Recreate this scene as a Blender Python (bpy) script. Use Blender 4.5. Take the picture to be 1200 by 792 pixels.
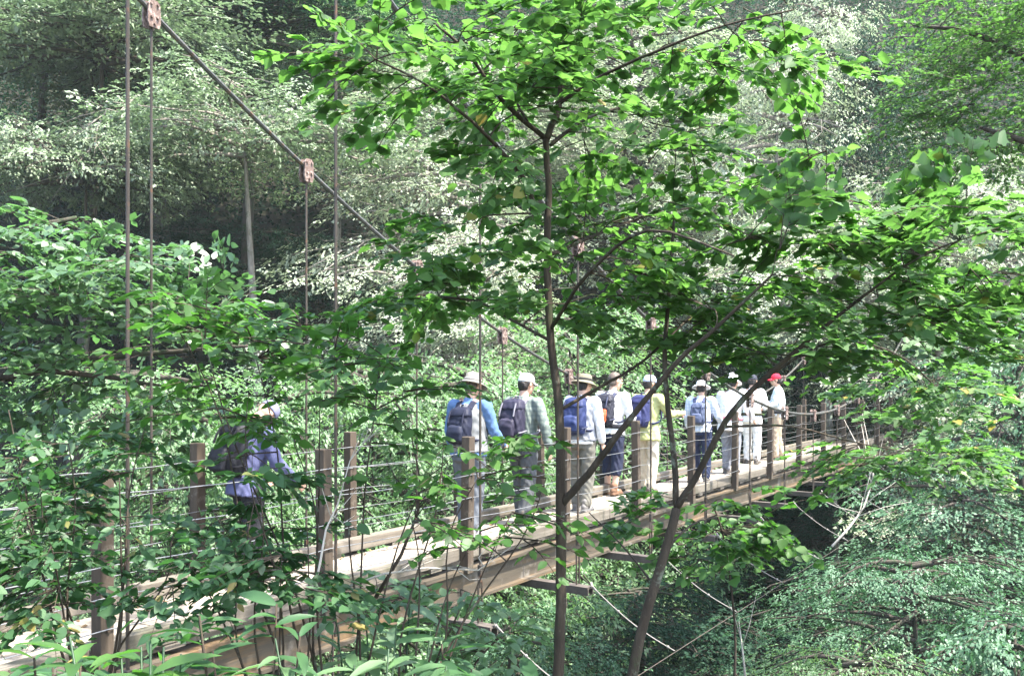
import bpy, bmesh, math, random
import numpy as np
from mathutils import Vector, Matrix, Euler

for _o in list(bpy.data.objects):
    bpy.data.objects.remove(_o)
SC = bpy.context.scene
COL = SC.collection
R = math.radians

# ------------------------------------------------------------------ camera
cam_d = bpy.data.cameras.new('camera')
cam = bpy.data.objects.new('camera', cam_d)
COL.objects.link(cam)
cam.location = (0, 0, 1.65)
cam.rotation_euler = (R(90), 0, 0)
cam_d.lens = 34.5
cam_d.sensor_width = 36
cam_d.shift_y = 0.0392
cam_d.clip_start = 0.05
cam_d.clip_end = 500
SC.camera = cam

# ------------------------------------------------------------------ sky, sun, exposure
SUN_EL, SUN_AZ = R(64), R(114)            # azimuth measured from +Y towards +X
world = bpy.data.worlds.new('World')
SC.world = world
world.use_nodes = True
nt = world.node_tree
sky = nt.nodes.new('ShaderNodeTexSky')
sky.sky_type = 'NISHITA'
sky.sun_disc = False
sky.sun_elevation = SUN_EL
sky.sun_rotation = SUN_AZ
sky.air_density = 1.0
sky.dust_density = 2.5
nt.links.new(sky.outputs[0], nt.nodes['Background'].inputs[0])
nt.nodes['Background'].inputs[1].default_value = 0.15
sun_d = bpy.data.lights.new('sun', 'SUN')
sun_d.energy = 3.4
sun_d.angle = R(0.5)
sun_d.color = (1.0, 0.955, 0.88)
sun = bpy.data.objects.new('sun', sun_d)
COL.objects.link(sun)
TO_SUN = Vector((math.sin(SUN_AZ)*math.cos(SUN_EL), math.cos(SUN_AZ)*math.cos(SUN_EL), math.sin(SUN_EL)))
sun.rotation_euler = TO_SUN.to_track_quat('Z', 'Y').to_euler()
sun.location = TO_SUN*120
SC.view_settings.view_transform = 'Standard'
SC.view_settings.look = 'None'
SC.view_settings.gamma = 1
SC.view_settings.exposure = 2.52
SC.view_settings.use_curve_mapping = False
SC.cycles.max_bounces = 8
SC.cycles.diffuse_bounces = 4
SC.cycles.glossy_bounces = 2
SC.cycles.transmission_bounces = 4
SC.cycles.sample_clamp_indirect = 4

F = 1150.0
def W(px, py, Z):
    """the place at depth Z that the photograph shows at pixel (px, py)"""
    return np.array([(px-600)/F*Z, Z, 1.65+(443-py)/F*Z])

# ------------------------------------------------------------------ tagging
def tag(o, label=None, cat=None, group=None, kind=None):
    if label: o['label'] = label
    if cat: o['category'] = cat
    if group: o['group'] = group
    if kind: o['kind'] = kind
    return o

def empty(name, loc=(0, 0, 0), rz=0.0, label=None, cat=None, group=None):
    o = bpy.data.objects.new(name, None)
    o.empty_display_size = 0.2
    COL.objects.link(o)
    o.location = loc
    o.rotation_euler = (0, 0, rz)
    return tag(o, label, cat, group)

def link(name, me, parent=None, mat=None):
    o = bpy.data.objects.new(name, me)
    COL.objects.link(o)
    if parent is not None: o.parent = parent
    if mat is not None and not me.materials: me.materials.append(mat)
    return o

# ------------------------------------------------------------------ mesh helpers
def pydata(name, V, Fc, smooth=False):
    me = bpy.data.meshes.new(name)
    me.from_pydata([tuple(v) for v in V], [], Fc)
    if smooth:
        me.polygons.foreach_set('use_smooth', [True]*len(me.polygons))
    me.update()
    return me

class MB:
    """collects boxes, bars, tubes, lofts and lathes into one mesh"""
    def __init__(s):
        s.v = []; s.f = []
    def add(s, V, Fc):
        n = len(s.v)
        s.v += [tuple(map(float, v)) for v in V]
        s.f += [tuple(i+n for i in f) for f in Fc]
    def box(s, c, d, rot=None, bev=0.0):
        bm = bmesh.new()
        bmesh.ops.create_cube(bm, size=1)
        bmesh.ops.scale(bm, vec=Vector(d), verts=bm.verts)
        if bev > 0:
            bmesh.ops.bevel(bm, geom=bm.edges[:], offset=bev, segments=2, affect='EDGES', profile=0.5)
        M = Matrix.Translation(Vector(c)) @ (rot.to_4x4() if rot is not None else Matrix.Identity(4))
        bm.verts.ensure_lookup_table()
        for i, v in enumerate(bm.verts): v.index = i
        s.add([M @ v.co for v in bm.verts], [[v.index for v in f.verts] for f in bm.faces])
        bm.free()
    def tube(s, P, r, n=6, cap=True):
        P = [Vector(p) for p in P]
        if not hasattr(r, '__len__'): r = [r]*len(P)
        V = []; Fc = []
        t0 = (P[1]-P[0]).normalized()
        a = t0.orthogonal().normalized()
        for i, p in enumerate(P):
            t = (P[min(i+1, len(P)-1)]-P[max(i-1, 0)])
            if t.length < 1e-9: t = t0
            t = t.normalized()
            a = (a - t*a.dot(t))
            a = a.normalized() if a.length > 1e-6 else t.orthogonal().normalized()
            b = t.cross(a)
            for k in range(n):
                q = 2*math.pi*k/n
                V.append(p + (a*math.cos(q)+b*math.sin(q))*r[i])
            if i:
                m = (i-1)*n
                for k in range(n):
                    Fc.append((m+k, m+(k+1) % n, m+n+(k+1) % n, m+n+k))
        if cap:
            Fc.append(tuple(range(n-1, -1, -1)))
            m = (len(P)-1)*n
            Fc.append(tuple(range(m, m+n)))
        s.add(V, Fc)
    def rings(s, rings, cap=True):
        n = len(rings[0]); V = [p for r_ in rings for p in r_]; Fc = []
        for i in range(1, len(rings)):
            m = (i-1)*n
            for k in range(n):
                Fc.append((m+k, m+(k+1) % n, m+n+(k+1) % n, m+n+k))
        if cap:
            Fc.append(tuple(range(n-1, -1, -1)))
            m = (len(rings)-1)*n
            Fc.append(tuple(range(m, m+n)))
        s.add(V, Fc)
    def sphere(s, c, rad, rot=None, nu=16, nv=10):
        c = Vector(c); rg = []
        for i in range(nv+1):
            th = math.pi*(i+0.02)/(nv+0.04)
            row = []
            for k in range(nu):
                ph = 2*math.pi*k/nu
                v = Vector((rad[0]*math.sin(th)*math.cos(ph), rad[1]*math.sin(th)*math.sin(ph), -rad[2]*math.cos(th)))
                if rot is not None: v = rot @ v
                row.append(c+v)
            rg.append(row)
        s.rings(rg)
    def limb(s, P, r, n=14):
        """a tapering round-ended limb: a closed tube with a ball at every joint"""
        s.tube(P, r, n)
        for p, q in zip(P, r): s.sphere(p, (q, q, q), nu=n, nv=8)
    def mesh(s, name, smooth=False):
        return pydata(name, s.v, s.f, smooth)
    def build(s, name, mat, parent=None, smooth=False):
        return link(name, s.mesh(name, smooth), parent, mat)

def smooth01(t):
    t = np.clip(t, 0, 1)
    return t*t*(3-2*t)

# ------------------------------------------------------------------ materials
def newmat(name):
    m = bpy.data.materials.new(name); m.use_nodes = True
    return m, m.node_tree.nodes, m.node_tree.links, m.node_tree.nodes['Principled BSDF']

def ramp(N, cols):
    r = N.new('ShaderNodeValToRGB')
    el = r.color_ramp.elements
    while len(el) < len(cols): el.new(0.5)
    for e, (p, c) in zip(el, cols):
        e.position = p; e.color = (*c, 1)
    return r

def leafmat(name, cols, trans, tmix=0.38, rough=0.42, spec=0.5):
    """cols: ramp over a number each leaf has of its own; trans: the green that comes through a leaf lit from behind"""
    m, N, L, b = newmat(name)
    at = N.new('ShaderNodeAttribute'); at.attribute_name = 'leaf'
    r = ramp(N, cols)
    L.new(at.outputs['Fac'], r.inputs[0])
    L.new(r.outputs[0], b.inputs['Base Color'])
    b.inputs['Roughness'].default_value = rough
    b.inputs['Specular IOR Level'].default_value = spec
    tr = N.new('ShaderNodeBsdfTranslucent')
    r2 = ramp(N, [(0.0, tuple(c*0.75 for c in trans)), (1.0, tuple(min(1, c*1.25) for c in trans))])
    L.new(at.outputs['Fac'], r2.inputs[0])
    L.new(r2.outputs[0], tr.inputs[0])
    mx = N.new('ShaderNodeMixShader'); mx.inputs[0].default_value = tmix
    L.new(b.outputs[0], mx.inputs[1]); L.new(tr.outputs[0], mx.inputs[2])
    L.new(mx.outputs[0], N['Material Output'].inputs[0])
    return m

def noisemat(name, cols, scale=(8, 8, 8), rough=0.8, bump=0.3, metal=0.0, detail=6, spec=0.3, gen=False):
    m, N, L, b = newmat(name)
    tc = N.new('ShaderNodeTexCoord'); mp = N.new('ShaderNodeMapping'); no = N.new('ShaderNodeTexNoise')
    mp.inputs['Scale'].default_value = scale
    no.inputs['Scale'].default_value = 1.0
    no.inputs['Detail'].default_value = detail
    no.inputs['Roughness'].default_value = 0.65
    L.new(tc.outputs['Object'], mp.inputs[0]); L.new(mp.outputs[0], no.inputs['Vector'])
    r = ramp(N, cols)
    L.new(no.outputs['Fac'], r.inputs[0]); L.new(r.outputs[0], b.inputs['Base Color'])
    b.inputs['Roughness'].default_value = rough
    b.inputs['Metallic'].default_value = metal
    b.inputs['Specular IOR Level'].default_value = spec
    if bump:
        bp = N.new('ShaderNodeBump'); bp.inputs['Strength'].default_value = bump; bp.inputs['Distance'].default_value = 0.02
        L.new(no.outputs['Fac'], bp.inputs['Height']); L.new(bp.outputs[0], b.inputs['Normal'])
    return m

def two(c, v=0.35):
    return [(0.3, tuple(x*(1-v) for x in c)), (0.7, tuple(min(1, x*(1+v)) for x in c))]

M = {}
M['deck'] = noisemat('deck_wood', [(0.3, (0.20, 0.165, 0.125)), (0.55, (0.30, 0.26, 0.205)), (0.75, (0.38, 0.335, 0.27))], (1.5, 9, 9), 0.75, 0.15)
M['post'] = noisemat('post_wood', [(0.3, (0.042, 0.031, 0.022)), (0.6, (0.080, 0.060, 0.042)), (0.8, (0.125, 0.098, 0.07))], (14, 14, 2), 0.8, 0.4)
M['curb'] = noisemat('curb_wood', [(0.3, (0.10, 0.085, 0.066)), (0.6, (0.17, 0.148, 0.118)), (0.8, (0.25, 0.222, 0.18))], (1.2, 14, 14), 0.8, 0.4)
M['beam'] = noisemat('beam_steel', [(0.3, (0.042, 0.035, 0.025)), (0.5, (0.075, 0.062, 0.045)), (0.66, (0.14, 0.09, 0.045)), (0.8, (0.09, 0.074, 0.055))], (0.9, 6, 10), 0.65, 0.2)
M['cross'] = noisemat('crossbeam_steel', two((0.085, 0.072, 0.06), 0.4), (6, 6, 6), 0.6, 0.15)
M['cable'] = noisemat('cable_steel', two((0.09, 0.09, 0.082)), (20, 20, 20), 0.5, 0.2, 0.4)
M['rod'] = noisemat('rod_steel', two((0.062, 0.052, 0.042)), (30, 30, 3), 0.55, 0.2, 0.3)
M['wire'] = noisemat('wire_steel', two((0.22, 0.22, 0.215), 0.2), (20, 20, 20), 0.4, 0.0, 0.5)
M['rope'] = noisemat('rope_fibre', two((0.21, 0.195, 0.175), 0.2), (60, 60, 60), 0.9, 0.3)
M['clamp'] = noisemat('clamp_rust', two((0.13, 0.088, 0.072), 0.3), (30, 30, 30), 0.7, 0.3)
M['concrete'] = noisemat('concrete', two((0.10, 0.10, 0.085), 0.35), (3, 3, 3), 0.9, 0.3)
M['bark'] = noisemat('bark_brown', [(0.3, (0.026, 0.019, 0.013)), (0.55, (0.055, 0.041, 0.028)), (0.75, (0.10, 0.08, 0.058))], (22, 22, 5), 0.9, 0.7)
M['barkdark'] = noisemat('bark_dark', [(0.3, (0.03, 0.025, 0.02)), (0.7, (0.085, 0.07, 0.055))], (18, 18, 5), 0.9, 0.6)
M['barkpale'] = noisemat('bark_pale', [(0.3, (0.12, 0.10, 0.08)), (0.7, (0.30, 0.27, 0.23))], (8, 8, 3), 0.9, 0.4)
M['twigpale'] = noisemat('twig_pale', two((0.42, 0.38, 0.32), 0.25), (30, 30, 30), 0.85, 0.2)
M['soil'] = noisemat('forest_soil', [(0.3, (0.014, 0.012, 0.008)), (0.5, (0.022, 0.021, 0.013)), (0.7, (0.020, 0.030, 0.013))], (1.3, 1.3, 1.3), 0.95, 0.6)
def patches(mat, col, scale, lo, hi):
    N, L = mat.node_tree.nodes, mat.node_tree.links
    b = N['Principled BSDF']; src = b.inputs['Base Color'].links[0].from_socket
    tc = N.new('ShaderNodeTexCoord'); no = N.new('ShaderNodeTexNoise'); no.inputs['Scale'].default_value = scale; no.inputs['Detail'].default_value = 8; no.inputs['Roughness'].default_value = .7
    L.new(tc.outputs['Object'], no.inputs['Vector'])
    r = ramp(N, [(lo, (0, 0, 0)), (hi, (1, 1, 1))]); L.new(no.outputs['Fac'], r.inputs[0])
    mx = N.new('ShaderNodeMixRGB'); mx.inputs[2].default_value = (*col, 1)
    L.new(r.outputs[0], mx.inputs[0]); L.new(src, mx.inputs[1]); L.new(mx.outputs[0], b.inputs['Base Color'])
patches(M['bark'], (0.15, 0.16, 0.12), 9, .58, .66); patches(M['bark'], (0.03, 0.05, 0.015), 4, .56, .68)
patches(M['barkdark'], (0.03, 0.05, 0.02), 3, .5, .65); patches(M['barkpale'], (0.05, 0.06, 0.03), 3, .52, .62)
patches(M['post'], (0.17, 0.15, 0.12), 5, .56, .68); patches(M['post'], (0.03, 0.035, 0.02), 3, .56, .7)
patches(M['deck'], (0.15, 0.125, 0.095), 2.2, .52, .68); patches(M['deck'], (0.12, 0.11, 0.07), 6, .60, .70)
patches(M['curb'], (0.08, 0.075, 0.05), 2.5, .5, .65); patches(M['beam'], (0.17, 0.155, 0.13), 3.5, .55, .68)
patches(M['clamp'], (0.30, 0.23, 0.20), 25, .5, .6); patches(M['cable'], (0.13, 0.075, 0.04), 12, .55, .65); patches(M['rod'], (0.13, 0.07, 0.04), 14, .55, .66)
# leaves
M['fg'] = leafmat('leaf_fresh_green', [(0, (0.048, 0.105, 0.030)), (0.5, (0.070, 0.150, 0.042)), (0.965, (0.10, 0.19, 0.06)), (0.98, (0.30, 0.24, 0.05))], (0.13, 0.31, 0.05), 0.52, 0.50, 0.5)
M['right'] = leafmat('leaf_maple_green', [(0, (0.048, 0.105, 0.032)), (0.5, (0.070, 0.148, 0.045)), (0.965, (0.10, 0.19, 0.062)), (0.98, (0.30, 0.24, 0.05))], (0.125, 0.30, 0.05), 0.50, 0.50, 0.5)
M['glossy'] = leafmat('leaf_glossy', [(0, (0.045, 0.10, 0.038)), (0.5, (0.08, 0.15, 0.062)), (1, (0.14, 0.21, 0.115))], (0.12, 0.29, 0.07), 0.36, 0.38, 0.8)
M['shrub'] = leafmat('leaf_shrub', [(0, (0.028, 0.072, 0.028)), (0.5, (0.042, 0.105, 0.040)), (0.97, (0.062, 0.135, 0.05)), (0.985, (0.25, 0.20, 0.06))], (0.07, 0.22, 0.04), 0.36, 0.50, 0.5)
M['bright'] = leafmat('leaf_bright', [(0, (0.04, 0.10, 0.025)), (1, (0.08, 0.165, 0.04))], (0.09, 0.27, 0.03), 0.42, 0.48, 0.45)
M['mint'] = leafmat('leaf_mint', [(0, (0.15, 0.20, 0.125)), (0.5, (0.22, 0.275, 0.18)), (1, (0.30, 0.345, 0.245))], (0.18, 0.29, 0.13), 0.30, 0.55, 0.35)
M['pale'] = leafmat('leaf_pale_glare', [(0, (0.26, 0.31, 0.21)), (0.5, (0.36, 0.41, 0.29)), (1, (0.46, 0.49, 0.38))], (0.30, 0.40, 0.22), 0.32, 0.6, 0.3)  # near-white: glare of full sun painted into the leaf colour
M['dark'] = leafmat('leaf_dark_shade', [(0, (0.010, 0.030, 0.018)), (0.5, (0.017, 0.046, 0.027)), (1, (0.030, 0.068, 0.040))], (0.02, 0.075, 0.03), 0.25, 0.65, 0.12)  # shade of hollows and overhanging crowns painted into the leaf colour
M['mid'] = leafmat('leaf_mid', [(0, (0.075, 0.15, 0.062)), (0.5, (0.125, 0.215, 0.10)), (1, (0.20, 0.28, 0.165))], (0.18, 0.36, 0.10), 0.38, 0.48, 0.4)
M['lime'] = leafmat('leaf_lime', [(0, (0.045, 0.105, 0.028)), (0.5, (0.065, 0.135, 0.038)), (1, (0.095, 0.175, 0.055))], (0.11, 0.27, 0.045), 0.42, 0.48, 0.4)
M['blue'] = leafmat('leaf_bluegreen', [(0, (0.050, 0.12, 0.060)), (0.5, (0.085, 0.175, 0.095)), (1, (0.15, 0.24, 0.15))], (0.08, 0.22, 0.075), 0.32, 0.5, 0.35)
M['under'] = leafmat('leaf_undergrowth', [(0, (0.02, 0.05, 0.02)), (0.6, (0.035, 0.08, 0.03)), (1, (0.06, 0.11, 0.035))], (0.04, 0.14, 0.02), 0.28, 0.5, 0.4)

# ------------------------------------------------------------------ terrain
def terrain(x, y):
    x = np.asarray(x, float); y = np.asarray(y, float)
    s = .516*x+.857*y
    near = -0.30-6.6*smooth01((s-1.3)/10.5)
    far = -6.9+0.95*np.maximum(0, y-24.3)-0.35*np.maximum(0, y-60)
    z = np.maximum(near, far)
    z = np.where(s > 12, np.maximum(-6.9, far), z)
    z = z+0.22*np.sin(x*.9+1.3)*np.sin(y*.8)+0.15*np.sin(x*2.3+y*1.7)*np.cos(y*1.9-x)
    return z

def ground():
    xs = np.concatenate([np.arange(-120, -30, 4.0), np.arange(-30, 40, 0.8), np.arange(40, 124, 4.0)])
    ys = np.concatenate([np.arange(-24, -4, 3.0), np.arange(-4, 45, 0.8), np.arange(45, 86, 2.0)])
    X, Y = np.meshgrid(xs, ys)
    Z = terrain(X, Y)
    nx, ny = len(xs), len(ys)
    V = np.stack([X.ravel(), Y.ravel(), Z.ravel()], 1)
    Fc = [(j*nx+i, j*nx+i+1, (j+1)*nx+i+1, (j+1)*nx+i) for j in range(ny-1) for i in range(nx-1)]
    o = link('ground', pydata('ground', V, Fc, True), None, M['soil'])
    tag(o, kind='structure')
ground()

# ------------------------------------------------------------------ thin damp air of the ravine
HAZE = 0.0005
def haze():
    bm = bmesh.new(); bmesh.ops.create_cube(bm, size=1)
    me = bpy.data.meshes.new('haze'); bm.to_mesh(me); bm.free()
    o = link('haze', me); o.scale = (256, 122, 62); o.location = (0, 29.5, 20.5)
    m = bpy.data.materials.new('haze'); m.use_nodes = True
    N, L = m.node_tree.nodes, m.node_tree.links
    N.remove(N['Principled BSDF'])
    v = N.new('ShaderNodeVolumePrincipled')
    v.inputs['Color'].default_value = (0.86, 0.95, 0.93, 1); v.inputs['Density'].default_value = HAZE; v.inputs['Anisotropy'].default_value = 0.2
    L.new(v.outputs[0], N['Material Output'].inputs['Volume'])
    me.materials.append(m); tag(o, kind='stuff')
if HAZE > 0: haze()

# ------------------------------------------------------------------ suspension bridge: local x = along, local y = across (away from the camera side), z up
BD = math.atan2(.857, .516)
def BW(s, o, z=0.0):
    return Vector((.516*s-.857*o, .857*s+.516*o, z))
S0, S1 = -0.8, 34.2
O0, O1 = 4.88, 6.12            # deck edges
HS = [1.60, 3.33, 4.94, 6.69, 8.42, 10.2, 11.97]+[13.8+1.79*k for k in range(0, 12)]
HFS = 0.20                      # the far hangers stand this much further along      # hangers and crossbeams
PS = [3.55+1.85*k for k in range(-2, 17)]     # rail posts
HN, HF = 4.33, 6.40            # lines of the near and the far main cable
def cable_z(s): return 1.02+0.0222*(s-17.7)**2

def bridge():
    rnd = random.Random(3)
    B = empty('suspension_bridge', (0, 0, 0), BD, 'narrow wooden footbridge hung from steel cables across the wooded ravine', 'footbridge')
    m = MB(); s = S0
    while s < S1:
        w = 0.235
        m.box((s+w/2, (O0+O1)/2, -0.02+rnd.uniform(-.002, .002)), (w-0.004, O1-O0-0.24, 0.04))
        s += w
    m.build('deck', M['deck'], B)
    for o in (O0+0.055, O1-0.055):
        s = S0; m = MB()
        while s < S1-0.1:
            e = min(s+3.7, S1)
            m.box(((s+e)/2, o, 0.085), (e-s-0.008, 0.11, 0.115), bev=0.008)
            s = e
        for q in np.arange(S0+0.3, S1, 0.92):
            m.box((q, o, 0.008), (0.16, 0.10, 0.035))
        m.build('curb', M['curb'], B)
    for o in (O0+0.03, O1-0.03):
        m = MB(); L = S1-S0; c = (S0+S1)/2
        m.box((c, o, -0.062), (L, 0.15, 0.030)); m.box((c, o, -0.195), (L, 0.03, 0.234)); m.box((c, o, -0.325), (L, 0.15, 0.026))
        m.build('girder', M['beam'], B)
    # joists under the deck
    m = MB()
    for q in np.arange(S0+0.2, S1, 0.6):
        m.box((q, (O0+O1)/2, -0.076), (0.06, O1-O0-0.24, 0.07))
    m.build('deck_framing', M['curb'], B)
    # posts
    post_me = {}
    for side, o in ((0, O0-0.047), (1, O1+0.047)):
        for k, s in enumerate(PS):
            if s > S1: continue
            if 'a' not in post_me:
                m = MB(); m.box((0, 0, 0.535), (0.088, 0.088, 1.21), bev=0.007)
                for h in (0.24, 0.42, 0.60, 0.80, 1.0):
                    m.tube([(0, -0.055, h), (0, 0.055, h)], 0.011, 6)
                post_me['a'] = m.mesh('post')
            p = link('post', post_me['a'], B, M['post'])
            p.location = (s, o, rnd.uniform(-.012, .012)); p.rotation_euler = (rnd.uniform(-.012, .012), rnd.uniform(-.015, .015), rnd.uniform(-.04, .04))
    # railing wires
    for o in (O0-0.047-0.052, O1+0.047-0.052):
        for h in (0.24, 0.42, 0.60, 0.80, 1.0):
            P = []
            for a, b in zip(PS[:-1], PS[1:]):
                for t in (0, .25, .5, .75):
                    P.append((a+(b-a)*t, o+rnd.uniform(-.003, .003), h-0.02*math.sin(math.pi*t)+rnd.uniform(-.003, .003)))
            MB_ = MB(); MB_.tube([p for p in P if p[0] < S1], 0.0037, 5); MB_.build('rail_wire', M['wire'], B)
    # crossbeams, hangers, clamps, wind ropes
    for s in HS:
        if s > S1-0.3 or s < 1.0: continue
        m = MB(); rz = Matrix.Rotation(-math.atan(HFS/(HF-HN)), 3, 'Z'); sc = s+HFS/2
        m.box((sc, (HN+HF)/2, -0.348), (0.11, HF-HN+0.30, 0.016), rz); m.box((sc-0.05, (HN+HF)/2, -0.385), (0.012, HF-HN+0.30, 0.06), rz); m.box((sc+0.05, (HN+HF)/2, -0.385), (0.012, HF-HN+0.30, 0.06), rz)
        m.build('crossbeam', M['cross'], B)
        for o, s in ((HN, s), (HF, s+HFS)):
            zt = cable_z(s)
            m = MB(); m.tube([(s, o, -0.05), (s, o, zt-0.12)], 0.0105, 7); h = m.build('hanger_rod', M['rod'], B)
            m = MB()
            for dx in (-.028, .028):
                m.tube([(s+dx, o, -0.33), (s+dx, o, -0.02), (s+dx*.35, o, 0.05), (s, o, 0.08)], 0.009, 6)
            m.box((s, o, 0.09), (0.034, 0.034, 0.10), bev=0.006)
            m.tube([(s, o, 0.0), (s, o, 0.06)], 0.014, 6)
            m.build('turnbuckle', M['rod'], h)
            m = MB(); sl = math.atan(2*0.0212*(s-17.7))
            prof = [(-.045, -.13), (.045, -.13), (.062, -.085), (.055, .05), (.03, .085), (-.03, .085), (-.055, .05), (-.062, -.085)]
            for dy in (-.030, .030):
                m.rings([[Vector((s+x, o+dy-.008, zt+z)) for x, z in prof], [Vector((s+x, o+dy+.008, zt+z)) for x, z in prof]])
            for x, z in ((-.028, -.05), (.028, -.05), (0, -.10), (-.03, .05), (.03, .05)):
                m.tube([(s+x, o-.052, zt+z), (s+x, o+.052, zt+z)], 0.012, 6)
            m.build('cable_clamp', M['clamp'], h)
    for o in (HN, HF):
        P = [(s, o, cable_z(s)) for s in np.linspace(0.2, 34.3, 70)]
        m = MB(); m.tube(P, 0.021, 8); m.build('main_cable', M['cable'], B)
        P = [(34.3, o, cable_z(34.3)), (42.5, o, 6.0)]
        m = MB(); m.tube(P, 0.021, 8); m.build('anchor_cable', M['cable'], B)
    for s in HS:
        if s > 31 or s < 6: continue
        e0 = Vector((s, HN-0.16, -0.34)); e1 = Vector((s+.1, HN-0.95, -0.86))
        m = MB(); P = []
        for t in np.linspace(0, 1, 13):
            p = e0.lerp(e1, t); P.append((p.x, p.y, p.z-0.05*math.sin(math.pi*t)))
        m.tube(P, 0.0055, 6)
        for t in (.32, .62, .92):
            p = e0.lerp(e1, t); m.sphere((p.x, p.y, p.z-0.05*math.sin(math.pi*t)), (.015, .015, .015), nu=8, nv=6)
        m.tube([(s, HN-0.14, -0.30), (s-.03, HN-0.17, -0.33), (s, HN-0.19, -0.37)], 0.012, 6)
        m.build('wind_rope', M['rope'], B)
    P = [(s, HN-0.955, -0.87) for s in np.linspace(5.5, 33, 40)]
    m = MB(); m.tube(P, 0.0045, 6); m.build('wind_cable', M['rod'], B)
    # towers
    for s in (0.2, 34.3):
        zt = cable_z(s)
        for o in (HN, HF):
            m = MB(); m.box((s, o, zt/2-1.0), (0.30, 0.24, zt+2.0+0.3), bev=0.02)
            m.box((s, o, zt+0.19), (0.40, 0.30, 0.09), bev=0.01)
            m.build('tower_leg', M['curb'], B)
        m = MB(); m.box((s, (HN+HF)/2, zt-0.25), (0.2, HF-HN-0.25, 0.24), bev=0.015); m.build('tower_crosspiece', M['curb'], B)
    for s, w in ((-1.7, 1.8), (35.1, 1.8)):
        m = MB(); m.box((s, (O0+O1)/2, -1.42), (w, 2.9, 2.8), bev=0.03); m.build('abutment', M['concrete'], B)
bridge()
# ------------------------------------------------------------------ people
def cloth(name, c, v=0.12, kind=None, c2=None, rough=0.85):
    m, N, L, b = newmat(name)
    b.inputs['Roughness'].default_value = rough
    b.inputs['Specular IOR Level'].default_value = 0.25
    tc = N.new('ShaderNodeTexCoord')
    no = N.new('ShaderNodeTexNoise'); no.inputs['Scale'].default_value = 25; no.inputs['Detail'].default_value = 5
    L.new(tc.outputs['Object'], no.inputs['Vector'])
    r = ramp(N, two(c, v))
    L.new(no.outputs['Fac'], r.inputs[0])
    out = r.outputs[0]
    if kind == 'plaid':
        prev = None
        for ax, sc in ((0, 28), (2, 28)):
            w = N.new('ShaderNodeTexWave'); w.wave_type = 'BANDS'; w.bands_direction = 'X' if ax == 0 else 'Z'
            w.inputs['Scale'].default_value = sc/6.283*1.4; w.inputs['Distortion'].default_value = 0.4
            L.new(tc.outputs['Object'], w.inputs['Vector'])
            rr = ramp(N, [(0.55, (0, 0, 0)), (0.72, (.55, .55, .55))])
            L.new(w.outputs['Fac'], rr.inputs[0])
            mx = N.new('ShaderNodeMixRGB'); mx.inputs[2].default_value = (*c2, 1)
            L.new(rr.outputs[0], mx.inputs[0]); L.new(out, mx.inputs[1]); out = mx.outputs[0]
    L.new(out, b.inputs['Base Color'])
    bp = N.new('ShaderNodeBump'); bp.inputs['Strength'].default_value = 0.25; bp.inputs['Distance'].default_value = 0.01
    L.new(no.outputs['Fac'], bp.inputs['Height']); L.new(bp.outputs[0], b.inputs['Normal'])
    return m
_cm = {}
def CM(c, **k):
    key = (tuple(c), tuple(sorted((a, str(b)) for a, b in k.items())))
    if key not in _cm: _cm[key] = cloth('cloth_%d' % len(_cm), c, **k)
    return _cm[key]
SKIN = noisemat('skin', two((0.50, 0.31, 0.22), 0.08), (20, 20, 20), 0.55, 0.05)
HAIR_G = noisemat('hair_grey_brown', two((0.10, 0.075, 0.06), 0.5), (60, 60, 12), 0.6, 0.4)
HAIR_K = noisemat('hair_dark', two((0.025, 0.02, 0.018), 0.4), (60, 60, 12), 0.5, 0.4)
EYE_M = noisemat('eye', two((0.03, 0.025, 0.02), 0.1), (1, 1, 1), 0.2, 0.0)

def remesh(m, name, voxel, mat, parent, smooth_it=3, wrinkle=0.0, seed=0, zmin=None):
    """one continuous skin over everything collected in m"""
    me = m.mesh('tmp')
    o = bpy.data.objects.new('tmp', me); COL.objects.link(o)
    r = o.modifiers.new('r', 'REMESH'); r.mode = 'VOXEL'; r.voxel_size = voxel
    s = o.modifiers.new('s', 'SMOOTH'); s.factor = 0.5; s.iterations = smooth_it
    dg = bpy.context.evaluated_depsgraph_get()
    me2 = bpy.data.meshes.new_from_object(o.evaluated_get(dg))
    bpy.data.objects.remove(o); bpy.data.meshes.remove(me)
    me2.name = name
    n = len(me2.vertices)
    co = np.empty(n*3); me2.vertices.foreach_get('co', co); co = co.reshape(n, 3)
    if wrinkle:
        no = np.empty(n*3); me2.vertices.foreach_get('normal', no); no = no.reshape(n, 3)
        x, y, z = co.T
        q = seed*1.7
        w = (np.sin(34*z+9*np.sin(11*x+q)+6*np.sin(13*y-q)) + .7*np.sin(61*z+24*x+8*np.sin(21*y+q)) + .6*np.sin(41*x-37*y+20*z+q))
        co += no*(w*wrinkle)[:, None]
    if zmin is not None: co[:, 2] = np.maximum(co[:, 2], zmin)
    me2.vertices.foreach_set('co', co.ravel())
    me2.polygons.foreach_set('use_smooth', [True]*len(me2.polygons))
    me2.update()
    return link(name, me2, parent, mat)

def rotx(a): return Matrix.Rotation(a, 3, 'X')
def rotz(a): return Matrix.Rotation(a, 3, 'Z')

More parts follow.
